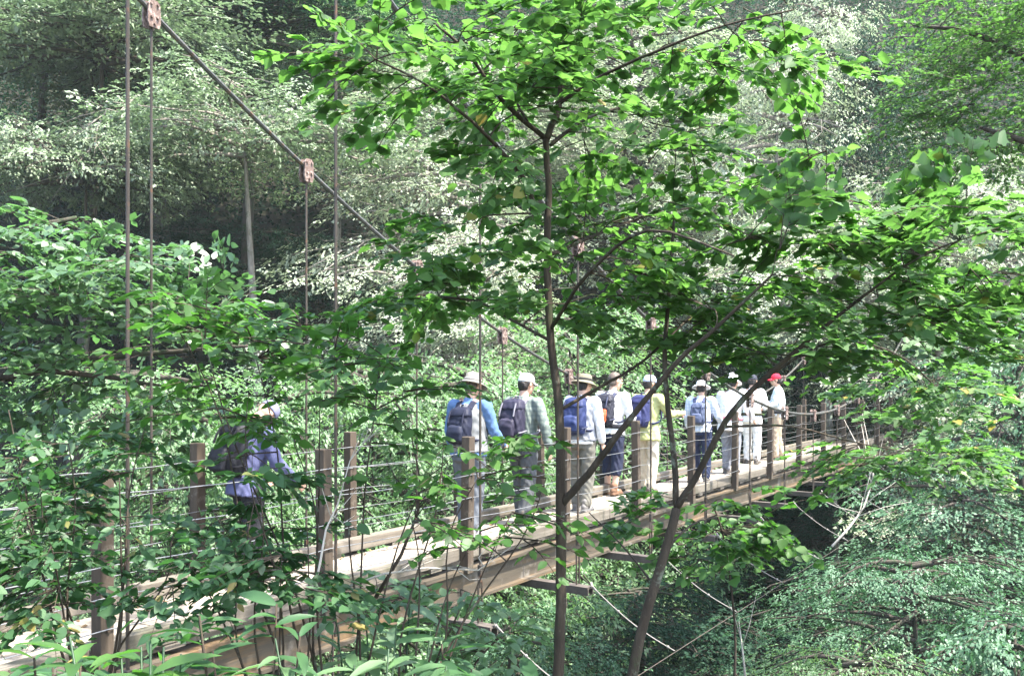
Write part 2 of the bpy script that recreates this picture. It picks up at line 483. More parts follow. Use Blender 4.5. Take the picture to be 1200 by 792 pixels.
def person(loc, face, label, shirt, trousers, hat=None, shoes=(0.10, 0.09, 0.08), h=1.68, lean=0.0, head=(0, 0), stride=0.12, arms=((.15, .25, .1), (.15, .25, .1)),
           short=False, hair=None, pack=None, seed=1, sleeve=True, vest=None, long_tail=0.0, girth=1.0, waist=None, group='walkers crossing the bridge in a line', skirt=None):
    """face: heading, 0 = away along the bridge. lean: bend forward at the hips. head: (nod down, turn left). arms: per side (swing forward, elbow bend, spread)"""
    P = empty('person', loc, BD-math.pi/2+face, label, 'person', group)
    k = h/1.70
    hip = Vector((0, 0, 0.91))
    Rl = rotx(-lean)
    def T(v): return (hip+Rl @ (Vector(v)-hip))*k        # torso space -> body space
    rr = lambda *a: [q*k for q in a]
    g = girth
    # --- skeleton
    legs = []
    for sx, st in ((-1, stride), (1, -stride)):
        H = Vector((sx*.095, 0, .90)); A = Vector((sx*.115, st, .075+max(0, -st)*.22)); K = (H+A)/2+Vector((0, .035+abs(st)*.10, .01))
        legs.append([H*k, K*k, A*k])
    armsJ = []
    for sx, (sw, el, sp) in ((-1, arms[0]), (1, arms[1])):
        S = Vector((sx*.185*g, 0, 1.395))
        d = rotx(sw) @ Vector((sx*math.sin(sp), 0, -math.cos(sp)))
        E = S+d*.285
        fdir = rotx(sw+el) @ Vector((sx*math.sin(sp)*.3, 0, -1)).normalized()
        Wr = E+fdir*.245
        armsJ.append([T(S), T(E), T(Wr), (Rl @ fdir).normalized(), sx])
    # --- body: one skin from shin to crown
    b = MB()
    neck0, neck1 = T((0, -.01, 1.41)), T((0, .012, 1.52))
    b.limb([neck0, neck1], rr(.062, .055))
    nod, turn = head
    Rh = Rl @ rotz(turn) @ rotx(-nod)
    hc = neck1+Rh @ Vector((0, .022, .095))*k
    def Hd(v): return hc+Rh @ Vector(v)*k
    def hs(c, r_): b.sphere(Hd(c), rr(*r_), Rh)
    hs((0, -.012, .022), (.077, .095, .098)); hs((0, .028, -.045), (.060, .062, .072)); hs((0, .055, -.088), (.032, .030, .026))
    hs((0, .096, -.018), (.013, .022, .028)); hs((0, .082, .024), (.055, .016, .014)); hs((0, .086, -.058), (.024, .014, .009)); hs((0, .086, -.068), (.022, .013, .008))
    for sx in (-1, 1):
        hs((sx*.078, -.005, -.005), (.010, .022, .034)); hs((sx*.040, .062, -.022), (.026, .022, .020))
    spine = [(0, 0, .93), (0, .005, 1.08), (0, 0, 1.25), (0, -.01, 1.38)]
    rg = []
    for c, rx, ry in zip(spine, (.155, .14, .165, .15), (.105, .10, .115, .085)):
        rg.append([T((c[0]+rx*g*math.cos(q), c[1]+ry*g*math.sin(q), c[2])) for q in np.linspace(0, 2*math.pi, 20, endpoint=False)])
    b.rings(rg)
    for sx in (-1, 1): b.limb([T((sx*.05, -.01, 1.42)), T((sx*.175*g, 0, 1.395))], rr(.05, .055))
    for H, K, A in legs: b.limb([H, K, K.lerp(A, .35), A], rr(.083, .056, .056, .040)); b.limb([A, A+Vector((0, .10, -.035))*k], rr(.040, .030))
    for S, E, Wr, f, sx in armsJ:
        b.limb([S, E, Wr], rr(.050, .040, .029))
        side = Vector((sx, 0, 0)); side = (side-f*side.dot(f)).normalized(); fw = side.cross(f)*sx      # thumb side
        fw = fw if fw.y > 0 else -fw
        pc = Wr+f*.055*k
        Rp = Matrix((side, fw, f)).transposed()
        b.sphere(pc, rr(.019, .040, .052), Rp)
        for j, ln in enumerate((.070, .080, .075, .058)):
            o_ = fw*(.030-.020*j)*k
            p0 = pc+f*.035*k+o_; p1 = p0+(f*.9-side*.25)*ln*.55*k; p2 = p1+(f*.55-side*.7)*ln*.5*k
            b.limb([p0, p1, p2], rr(.0098, .0092, .008), n=8)
        p0 = pc-f*.015*k+fw*.032*k; p1 = p0+(fw*.7+f*.6)*.04*k; p2 = p1+(f*.9+fw*.1-side*.3)*.032*k
        b.limb([p0, p1, p2], rr(.012, .011, .009), n=8)
    remesh(b, 'body', .0085*k, SKIN, P, 2)
    # --- eyes
    for sx in (-1, 1):
        e = MB(); e.sphere(Hd((sx*.031, .083, .004)), rr(.011, .008, .007), Rh, 10, 8); e.build('eye', EYE_M, P, True)
    # --- shirt
    m = MB()
    bot = .86-long_tail
    zs = [bot, .93, 1.05, 1.20, 1.32, 1.40, 1.435]
    rxs = [.200+long_tail*.10, .192, .168, .182, .185, .150, .080]; rys = [.168+long_tail*.10, .158, .128, .135, .120, .095, .075]
    rg = []
    for z, rx, ry in zip(zs, rxs, rys):
        rg.append([T((rx*g*math.cos(q), -.008+ry*g*math.sin(q), z)) for q in np.linspace(0, 2*math.pi, 22, endpoint=False)])
    m.rings(rg)
    col = [[T((.066*math.cos(q)*s_, -.004+.066*math.sin(q)*s_, z)) for q in np.linspace(0, 2*math.pi, 18, endpoint=False)] for z, s_ in ((1.40, 1.25), (1.46, 1.06), (1.478, 1.0))]
    m.rings(col)
    for S, E, Wr, f, sx in armsJ:
        m.limb([T((sx*.06, -.01, 1.385)), S], rr(.062, .072))
        if sleeve: m.limb([S, S.lerp(E, .55), E, E.lerp(Wr, .86)], rr(.074, .066, .060, .050))
        else: m.limb([S, S.lerp(E, .75)], rr(.074, .068))
    mt = CM(*shirt[:1], **(shirt[1] if len(shirt) > 1 else {}))
    remesh(m, 'shirt', .013*k, mt, P, 4, .0035, seed)
    if vest:
        m = MB(); rg = []
        for z, rx, ry in zip((.90, 1.0, 1.15, 1.30, 1.41), (.215, .205, .198, .20, .14), (.178, .165, .152, .15, .105)):
            rg.append([T((rx*g*math.cos(q), -.008+ry*g*math.sin(q), z)) for q in np.linspace(0, 2*math.pi, 22, endpoint=False)])
        m.rings(rg)
        remesh(m, 'vest', .013*k, CM(vest), P, 4, .004, seed+2)
    # --- trousers
    m = MB()
    rg = [[T((rx*g*math.cos(q), -.008+ry*g*math.sin(q), z)) for q in np.linspace(0, 2*math.pi, 20, endpoint=False)] for z, rx, ry in ((.80, .165, .13), (.90, .172, .135), (.99, .155, .12))]
    m.rings(rg)
    for H, K, A in legs:
        if short: m.limb([H, K, K.lerp(A, .42)], rr(.106, .086, .078))
        else: m.limb([H, K, A.lerp(K, .06)], rr(.106, .084, .070))
    remesh(m, 'trousers', .013*k, CM(trousers), P, 4, .0045, seed+5)
    # --- shoes
    for (H, K, A), st in zip(legs, (stride, -stride)):
        m = MB(); dz = max(0, -st)*.22*k
        c = Vector((A.x, A.y, dz))
        m.sphere(c+Vector((0, -.025, .055))*k, rr(.046, .058, .058)); m.sphere(c+Vector((0, .085, .035))*k, rr(.048, .095, .042)); m.limb([c+Vector((0, -.01, .06))*k, c+Vector((0, -.01, .125))*k], rr(.048, .052))
        m.box(c+Vector((0, .045, .012))*k, rr(.085, .255, .024), bev=.008)
        remesh(m, 'shoe', .009, CM(shoes, v=.2), P, 3, zmin=dz+.001)
    # --- hair
    if hair is not None:
        m = MB()
        if hat: m.sphere(Hd((0, -.022, -.002)), rr(.081, .092, .052), Rh, 20, 14)
        else: m.sphere(Hd((0, -.022, .030)), rr(.086, .098, .100), Rh, 20, 14)
        m.sphere(Hd((0, -.05, -.03)), rr(.074, .056, .065), Rh, 20, 14)
        remesh(m, 'hair', .009, hair, P, 2, .003, seed)
    # --- hat
    if hat:
        kind, hcol = hat[0], hat[1]
        m = MB()
        def lathe(prof, tilt=0.0, sy=1.14):
            rg = []
            for r_, z in prof:
                rg.append([Hd((r_*math.cos(q), -.010+r_*sy*math.sin(q)+tilt*z, z-0.012*math.sin(q)*(r_ > .11))) for q in np.linspace(0, 2*math.pi, 28, endpoint=False)])
            m.rings(rg, cap=False)
        if kind == 'bucket':
            hh = hat[2] if len(hat) > 2 else .145
            lathe([(.004, hh), (.055, hh-.002), (.078, hh-.015), (.088, .06), (.093, .045), (.125, .026), (.158, .004), (.160, -.001), (.156, -.003), (.122, .020), (.090, .038), (.083, .058), (.070, hh-.022), (.004, hh-.008)])
            hb = m.build('hat', CM(hcol), P, True)
            if len(hat) > 3:
                m = MB(); lathe([(.092, .050), (.0945, .052), (.0915, .078), (.089, .078)]); m.build('hat_band', CM(hat[3]), hb, True)
        else:
            lathe([(.004, .128), (.040, .124), (.068, .105), (.085, .070), (.090, .035), (.089, .022), (.086, .022), (.086, .036), (.080, .068), (.062, .100), (.004, .120)])
            rg = []
            for t in np.linspace(0, 1, 7):
                w_ = .080*math.sqrt(max(0, 1-t**2.4))+.004; y_ = .072+t*.095
                rg.append([Hd((w_*x, y_-.035*x*x*(1-t*.5), .034-.018*t-.022*x*x+dz)) for x, dz in ((-1, 0), (-.5, 0), (0, 0), (.5, 0), (1, 0), (1, -.004), (.5, -.004), (0, -.004), (-.5, -.004), (-1, -.004))])
            m.rings(rg)
            m.sphere(Hd((0, -.010, .127)), rr(.008, .008, .006), Rh, 8, 6)
            m.build('cap', CM(hcol), P, True)
    if waist:
        m = MB()
        rg = [[T((rx*g*math.cos(q), -.010+ry*g*math.sin(q), z)) for q in np.linspace(0, 2*math.pi, 24, endpoint=False)] for z, rx, ry in ((.940, .195, .160), (.943, .206, .172), (.998, .204, .168), (1.0, .193, .156))]
        m.rings(rg)
        m.build('belt', CM(waist), P, True)
    if pack: backpack(P, T, Rl, k, g, pack, seed)
    return P

def backpack(P, T, Rl, k, g, spec, seed):
    label, c, pocket, trim, size = spec
    rootp = T((0, -.125, 1.0))
    Mw = Matrix.Translation(P.location) @ P.rotation_euler.to_matrix().to_4x4()
    root = empty('backpack', Mw @ rootp, 0, label, 'backpack', 'backpacks on the walkers')
    root.rotation_euler = (Mw.to_3x3() @ Rl).to_euler()
    s = size*k
    def sect(z, w, d, y0, n=24, e=4.0):
        out = []
        for q in np.linspace(0, 2*math.pi, n, endpoint=False):
            cs, sn = math.cos(q), math.sin(q)
            out.append(Vector((w/2*math.copysign(abs(cs)**(2/e), cs), y0-d/2+d/2*math.copysign(abs(sn)**(2/e), sn), z))*s)
        return out
    m = MB()
    m.rings([sect(-.03, .20, .10, 0), sect(-.01, .27, .17, 0), sect(.08, .30, .20, .01), sect(.22, .30, .19, .01), sect(.33, .28, .16, .01), sect(.40, .24, .12, 0), sect(.43, .15, .06, -.015)])
    remesh(m, 'bag', .011, CM(c, v=.15, rough=.6), root, 3, .003, seed)
    m = MB()
    m.rings([sect(.0, .17, .04, -.165, e=3.2), sect(.02, .21, .085, -.155, e=3.2), sect(.12, .22, .10, -.15, e=3.2), sect(.19, .20, .075, -.15, e=3.2), sect(.215, .15, .03, -.15, e=3.2)])
    remesh(m, 'pocket', .010, CM(pocket, v=.15, rough=.6), root, 3, .002, seed+3)
    m = MB()
    m.rings([sect(.31, .285, .175, .008), sect(.34, .292, .172, .010), sect(.405, .25, .135, .006), sect(.438, .16, .07, -.01)])
    remesh(m, 'lid', .010, CM(trim if spec[4] < 0 else c, v=.15, rough=.6), root, 2, .002, seed+4)
    for sx in (-1, 1):
        m = MB(); m.tube([Vector((sx*.10, -.20, .235))*s, Vector((sx*.10, -.185, .30))*s, Vector((sx*.095, -.15, .385))*s], .010*s, 6)
        m.build('buckle_strap', CM(trim), root)
        m = MB(); m.tube([Vector((sx*.152, -.17, .05))*s, Vector((sx*.160, -.10, .06))*s, Vector((sx*.158, -.02, .08))*s], .008*s, 6)
        m.build('side_strap', CM(trim), root)
        # shoulder strap: a flat band over the shoulder, down the chest and back under the arm
        Pt = [(.075, -.005, .36), (.085, .05, .425), (.10, .125, .435), (.112, .215, .39), (.118, .268, .30), (.130, .285, .20), (.160, .25, .11), (.185*g, .14, .055), (.175, .03, .03), (.14, -.02, .03)]
        V = []
        for i, p in enumerate(Pt):
            p = Vector((p[0]*sx, p[1], p[2]))
            a = Vector(Pt[max(i-1, 0)]); bb = Vector(Pt[min(i+1, len(Pt)-1)])
            t = (bb-a); t.x *= sx; t.normalize()
            cc = Vector((0, .125, .22)); nrm = (p-cc); nrm = (nrm-t*nrm.dot(t)).normalized(); sd = t.cross(nrm)
            w = .030 if i < 6 else .014
            V.append([(p+sd*w+nrm*.012)*k, (p-sd*w+nrm*.012)*k, (p-sd*w-nrm*.004)*k, (p+sd*w-nrm*.004)*k])
        m = MB(); m.rings(V); m.build('shoulder_strap', CM(trim), root)
    m = MB(); m.tube([Vector((-.04, .0, .42))*s, Vector((-.03, .005, .465))*s, Vector((.03, .005, .465))*s, Vector((.04, .0, .42))*s], .008*s, 6); m.build('grab_loop', CM(trim), root)

def onbridge(px, o):
    """a spot on the deck, o metres across it, that the photograph shows at column px"""
    q = (px-600)/F
    s = (.857*o+q*.516*o)/(.516-q*.857)
    return BW(s, o, 0.0)

WHITE = (0.80, 0.80, 0.79); NAVY = (0.020, 0.024, 0.05)
person(onbridge(290, 5.80), -.20, 'person with bowed head in lavender shirt and dark trousers behind the shrubs at left', [(0.085, 0.09, 0.17)], (0.018, 0.018, 0.022),
       hat=('cap', (0.16, 0.16, 0.24)), lean=.16, head=(.85, 0), h=1.50, stride=.14, arms=((.35, .7, .22), (.30, .7, .32)), long_tail=.05, seed=1,
       pack=('large black backpack of the bowed walker at left', (0.008, 0.008, 0.011), (0.010, 0.010, 0.014), (0.012, 0.012, 0.015), 1.05))
person(onbridge(549, 5.68), .05, 'person in grey bucket hat and grey vest over blue sleeves', [(0.09, 0.16, 0.30)], (0.10, 0.11, 0.125), hat=('bucket', (0.17, 0.16, 0.14), .145, (0.26, 0.245, 0.22)),
       vest=(0.19, 0.195, 0.195), lean=.06, head=(.18, 0), stride=.10, arms=((.1, .35, .22), (.25, .7, .25)), seed=2, hair=HAIR_G, shoes=(0.30, 0.29, 0.30), h=1.66, girth=1.06,
       pack=('slim navy backpack with wide straps on the grey vest', (0.011, 0.013, 0.028), (0.013, 0.016, 0.032), (0.018, 0.02, 0.038), .86))
person(onbridge(612, 5.62), -.1, 'person in white cap and green grey plaid shirt', [(0.17, 0.20, 0.17), dict(kind='plaid', c2=(0.09, 0.115, 0.11))], (0.075, 0.08, 0.085), hat=('cap', (0.80, 0.80, 0.78)),
       lean=.05, head=(.1, -.25), stride=.13, arms=((.2, .3, .15), (-.05, .25, .42)), seed=3, hair=HAIR_K, h=1.67, girth=1.08,
       pack=('dark slate backpack with pale piping behind the plaid shirt', (0.024, 0.022, 0.040), (0.03, 0.027, 0.046), (0.17, 0.165, 0.19), 1.0))
person(onbridge(681, 5.52), .0, 'person in olive sun hat with dark band and white sleeves', [WHITE], (0.14, 0.133, 0.11), hat=('bucket', (0.16, 0.145, 0.10), .135, (0.03, 0.03, 0.028)),
       lean=.06, head=(.12, -.3), stride=.10, arms=((.3, .6, .3), (.05, .25, .20)), seed=4, hair=HAIR_K, h=1.66, vest=(0.23, 0.24, 0.27), shoes=(.16, .15, .14),
       pack=('royal blue backpack under the olive sun hat', (0.018, 0.027, 0.085), (0.022, 0.034, 0.10), (0.025, 0.03, 0.06), 1.0))
person(onbridge(716, 5.95), -.12, 'bare headed person in white shirt and cropped navy trousers', [WHITE], (0.018, 0.022, 0.045), hair=HAIR_G, short=True, lean=.08, head=(.12, -.55), stride=.09,
       arms=((.12, .5, .28), (.2, 1.0, .25)), seed=5, h=1.70, girth=1.08, waist=(.02, .02, .025), shoes=(0.16, 0.09, 0.055),
       pack=('black backpack with orange red panels on the white shirt', (0.022, 0.022, 0.032), (0.50, 0.085, 0.03), (0.05, 0.055, 0.09), .96))
person(onbridge(758, 5.60), -.18, 'person in pale blue cap and lime yellow jacket', [(0.45, 0.46, 0.20)], (0.55, 0.49, 0.38), hat=('cap', (0.45, 0.52, 0.66)), lean=.05, head=(.05, -.35), stride=.08,
       arms=((.2, .4, .15), (.55, 1.1, .38)), seed=6, hair=HAIR_K, h=1.66, long_tail=.08, girth=1.05,
       pack=('violet blue backpack on the lime yellow jacket', (0.026, 0.03, 0.09), (0.03, 0.036, 0.105), (0.03, 0.035, 0.09), 1.0))
person(onbridge(821, 5.45), .1, 'person in pale blue checked shirt and floppy white hat', [(0.70, 0.73, 0.78), dict(kind='plaid', c2=(0.42, 0.50, 0.63))], (0.018, 0.026, 0.06), hat=('bucket', (0.74, 0.76, 0.78), .12),
       lean=.05, head=(.15, .2), stride=.09, arms=((.2, .5, .25), (.3, .8, .3)), seed=7, hair=HAIR_K, h=1.58,
       pack=('small dusky blue backpack on the checked shirt', (0.055, 0.07, 0.12), (0.06, 0.075, 0.13), (0.05, 0.06, 0.12), .82))
person(onbridge(856, 5.50), -.1, 'person in tall white sun hat and loose white jacket', [(0.82, 0.80, 0.80)], (0.20, 0.21, 0.24), hat=('bucket', (0.86, 0.86, 0.85), .175), lean=.10, head=(.15, .1), stride=.08,
       arms=((.35, .7, .35), (.3, .6, .3)), seed=8, hair=HAIR_K, h=1.66, long_tail=.10, girth=1.1, waist=(0.5, 0.16, 0.18))
person(onbridge(881, 5.80), .0, 'person in black cap dressed all in white with dark waist bag', [(0.82, 0.82, 0.81)], (0.72, 0.71, 0.68), hat=('cap', (0.03, 0.033, 0.045)), lean=.03, head=(.1, 0), stride=.07,
       arms=((.4, .9, .28), (.4, .9, .25)), seed=9, hair=HAIR_K, h=1.68, waist=(.05, .05, .03), long_tail=.05)
person(onbridge(912, 5.62), 1.9, 'person in red cap and khaki trousers turned sideways', [(0.74, 0.76, 0.76), dict(kind='plaid', c2=(0.50, 0.56, 0.60))], (0.40, 0.32, 0.23), hat=('cap', (0.60, 0.02, 0.045)), lean=.02, head=(.05, .15), stride=.06,
       arms=((.3, .9, .2), (.4, 1.1, .2)), seed=10, hair=HAIR_K, h=1.70, waist=(.03, .03, .035), shoes=(.10, .09, .08))
# ------------------------------------------------------------------ leaves
def T_(v, f): return (np.array(v, float), f)
def tmpl_kite(fold=.10, w=.30):
    return T_([(0, 0, 0), (.45, w, fold), (1, 0, -.06), (.45, -w, fold)], [(0, 1, 2, 3)])
def tmpl_broad(w=.42, fold=.16, droop=.16):
    half = [(.10, .55), (.32, 1.0), (.60, .86), (.84, .40)]
    v = [(0, 0, 0), (.5, 0, -.02), (1.0, 0, -droop)]
    for sg in (1, -1):
        v += [(x, sg*y*w, fold*y*w-droop*x*x+.04*math.sin(7*x+sg)) for x, y in half]
    return T_(v, [(0, 1, 2, 6, 5, 4, 3), (0, 7, 8, 9, 10, 2, 1)])
def tmpl_long(w=.13, droop=.35):
    xs = [0, .12, .35, .62, .85, 1.0]; ws = [.10, .6, 1.0, .85, .42, .0]
    v = []
    for x, q in zip(xs, ws):
        z = .10*x-droop*x*x
        v += [(x, q*w, z+.35*q*w), (x, 0, z), (x, -q*w, z+.35*q*w)]
    f = []
    for i in range(len(xs)-1):
        a = i*3
        f += [(a, a+1, a+4, a+3), (a+1, a+2, a+5, a+4)]
    return T_(v, f)
def tmpl_lobed(w=.52, fold=.12):
    half = [(-.04, .25), (.06, .62), (.30, .62), (.42, 1.0), (.55, .55), (.80, .34)]
    v = [(0, 0, 0), (1.0, 0, -.12)]
    for sg in (1, -1):
        v += [(x, sg*y*w, fold*y*w-.12*max(0, x)**2) for x, y in half]
    return T_(v, [(0, 1, 7, 6, 5, 4, 3, 2), (0, 8, 9, 10, 11, 12, 13, 1)])
KITE, KITEN = tmpl_kite(), tmpl_kite(.08, .24)
BROAD, OVATE, LONG, LOBED = tmpl_broad(), tmpl_broad(.30, .14, .2), tmpl_long(), tmpl_lobed()

def unit(a): return a/np.maximum(np.linalg.norm(a, axis=-1, keepdims=True), 1e-9)

def leafmesh(name, P, D, Nn, S, tmpl, rng):
    tv, tf = tmpl
    D = unit(D); B = unit(np.cross(Nn, D)); Nn = np.cross(D, B)
    n, k = len(P), len(tv)
    V = (P[:, None, :]+S[:, None, None]*(tv[None, :, 0, None]*D[:, None, :]+tv[None, :, 1, None]*B[:, None, :]+tv[None, :, 2, None]*Nn[:, None, :])).reshape(-1, 3)
    lt = np.concatenate([np.array(f) for f in tf]); ln = np.array([len(f) for f in tf])
    loops = (lt[None, :]+(np.arange(n)*k)[:, None]).ravel()
    starts = np.concatenate([[0], np.cumsum(np.tile(ln, n))[:-1]])
    me = bpy.data.meshes.new(name)
    me.vertices.add(len(V)); me.vertices.foreach_set('co', V.astype(np.float32).ravel())
    me.loops.add(len(loops)); me.loops.foreach_set('vertex_index', loops.astype(np.int32))
    me.polygons.add(len(starts)); me.polygons.foreach_set('loop_start', starts.astype(np.int32))
    at = me.attributes.new('leaf', 'FLOAT', 'FACE')
    at.data.foreach_set('value', np.repeat(rng.random(n), len(tf)).astype(np.float32))
    me.update(calc_edges=True)
    return me

class LV:
    """leaf places gathered for one crown"""
    def __init__(s): s.P = []; s.D = []; s.N = []; s.S = []
    def add(s, P, D, N, S):
        s.P.append(P); s.D.append(D); s.N.append(N); s.S.append(S)
    def mesh(s, name, tmpl, rng):
        return leafmesh(name, np.concatenate(s.P), np.concatenate(s.D), np.concatenate(s.N), np.concatenate(s.S), tmpl, rng)

def spray(rng, lv, tb, p0, d, L, n, leaf, tilt=.30, droop=.25, twr=.0022, side=True, flat=1.0):
    """a flat fan of twigs: a main twig with side twigs, leaves to both sides of each"""
    d = unit(np.array(d, float)); up = np.array([0, 0, 1.0])
    up = up+rng.normal(0, .18, 3); lat = unit(np.cross(up, d)); up = np.cross(d, lat)
    def path(t): return p0+d*L*t+np.array([0, 0, -1.])*droop*L*t*t
    ts = np.linspace(0, 1, 5)
    if tb is not None: tb.tube([path(t) for t in ts], [twr*(1.3-t) for t in ts], 3, False)
    lines = [(0.12, 1.0, p0, d, L)]
    segs = []
    ns = max(2, int(n/9)) if side else 0
    for i in range(ns):
        t = .12+.80*(i+rng.random()*.6)/ns; sg = 1 if i % 2 else -1
        dd = unit(d*rng.uniform(.55, .9)+lat*sg*rng.uniform(.5, .9)+up*rng.normal(.02, .08)); l2 = L*(.55-.33*t)*rng.uniform(.8, 1.2)
        b = path(t); segs.append((b, dd, l2))
        if tb is not None: tb.tube([b, b+dd*l2*.5+np.array([0, 0, -.04*l2]), b+dd*l2+np.array([0, 0, -.18*l2])], [twr*.7, twr*.5, twr*.3], 3, False)
    tot = L+sum(s_[2] for s_ in segs)
    segs.append(None)
    for sgm in segs:
        if sgm is None:
            m = max(2, int(round(n*L/tot))); t = rng.uniform(.25, 1, m); P = np.array([path(q) for q in t]); bd = d
        else:
            b, dd, l2 = sgm; m = max(2, int(round(n*l2/tot))); t = rng.uniform(.15, 1.05, m); P = b+dd*l2*t[:, None]+np.array([0, 0, -.18*l2])*(t**2)[:, None]; bd = dd
        sg = np.where(np.arange(m) % 2, 1., -1.)
        la = unit(np.cross(up, bd))
        D = bd[None, :]*rng.uniform(.3, 1.1, (m, 1))+la[None, :]*sg[:, None]*rng.uniform(.4, 1.1, (m, 1))+rng.normal(0, .18, (m, 3))
        D[:, 2] -= .18
        N = up[None, :]*flat+rng.normal(0, tilt, (m, 3))
        lv.add(P, D, N, leaf*rng.uniform(.5, 1.3, m))

def grow(name, label, cat, limbs, blobs, leaf, tmpl, mat, bark, seed, spl=.5, nl=26, tilt=.32, droop=.25, group=None, twr=.0022, parts=('trunk', 'crown'), dead=0.0, shell=0.0, base=None):
    """limbs: lists of (point, radius). blobs: (centre, semi-axes, how many sprays). New boughs grow from the nearest limb out to every spray."""
    rng = np.random.default_rng(seed)
    root = empty(name, base if base is not None else limbs[0][0][0], 0, label, cat, group)
    off = np.array(root.location)
    tb = MB(); lv = LV()
    nodes = []; rad = []
    def poly(P, r):
        """a smoothed bough through the points"""
        P = np.array(P, float)
        if len(P) > 2:
            q = []; rr_ = []
            for i in range(len(P)-1):
                a, b_, c, e = P[max(i-1, 0)], P[i], P[i+1], P[min(i+2, len(P)-1)]
                for t in (0, .25, .5, .75):
                    q.append(.5*((2*b_)+(-a+c)*t+(2*a-5*b_+4*c-e)*t*t+(-a+3*b_-3*c+e)*t**3)); rr_.append(r[i]+(r[i+1]-r[i])*t)
            q.append(P[-1]); rr_.append(r[-1])
            return np.array(q), np.array(rr_)
        return P, np.array(r, float)
    for l in limbs:
        P, r_ = poly([p for p, _ in l], [q for _, q in l])
        P = P+rng.normal(0, .12, P.shape)*r_[:, None]
        tb.tube(P-off, r_, 8 if r_[0] > .012 else 5)
        nodes += list(P); rad += list(r_)
    A = []
    for c, ax, n in blobs:
        u = unit(rng.normal(0, 1, (n, 3)))*(shell+(1-shell)*rng.random((n, 1)))**(1/2.4)
        A.append(np.array(c)+u*np.array(ax))
    A = np.concatenate(A)
    nd = np.array(nodes); dist = np.array([np.min(np.linalg.norm(nd-a, axis=1)) for a in A])
    for a in A[np.argsort(dist)]:
        nd = np.array(nodes)
        v = a-nd; dl = np.linalg.norm(v, axis=1)+np.where(v[:, 2] < -.1, .35, 0)
        i = int(np.argmin(dl)); st = nd[i]; L = np.linalg.norm(a-st)
        d = unit(a-st)
        if L > spl*.6:
            en = a-d*spl*.35
            mid = (st+en)/2+np.array([0, 0, .12*L])+rng.normal(0, .05*L, 3)
            P = [st, st*.45+mid*.55+rng.normal(0, .02*L, 3), mid*.55+en*.45, en]
            r0 = min(rad[i]*.55, .0045*(1+L*1.2)); P2, r2 = poly(P, [r0, r0*.8, r0*.6, r0*.4])
            tb.tube(P2-off, r2, 5 if r0 > .006 else 4, False)
            nodes += list(P2[3:]); rad += list(r2[3:])
            st = en
        if rng.random() < dead: continue
        dd = d*np.array([1, 1, .35])+rng.normal(0, .18, 3)*np.array([1, 1, .4])
        spray(rng, lv, tb, st-off, dd, spl*rng.uniform(.75, 1.25), int(nl*rng.uniform(.7, 1.3)), leaf, tilt, droop, twr)
    tb.build(parts[0], bark, root, True)
    link(parts[1], lv.mesh(parts[1], tmpl, rng), root, mat)
    return root

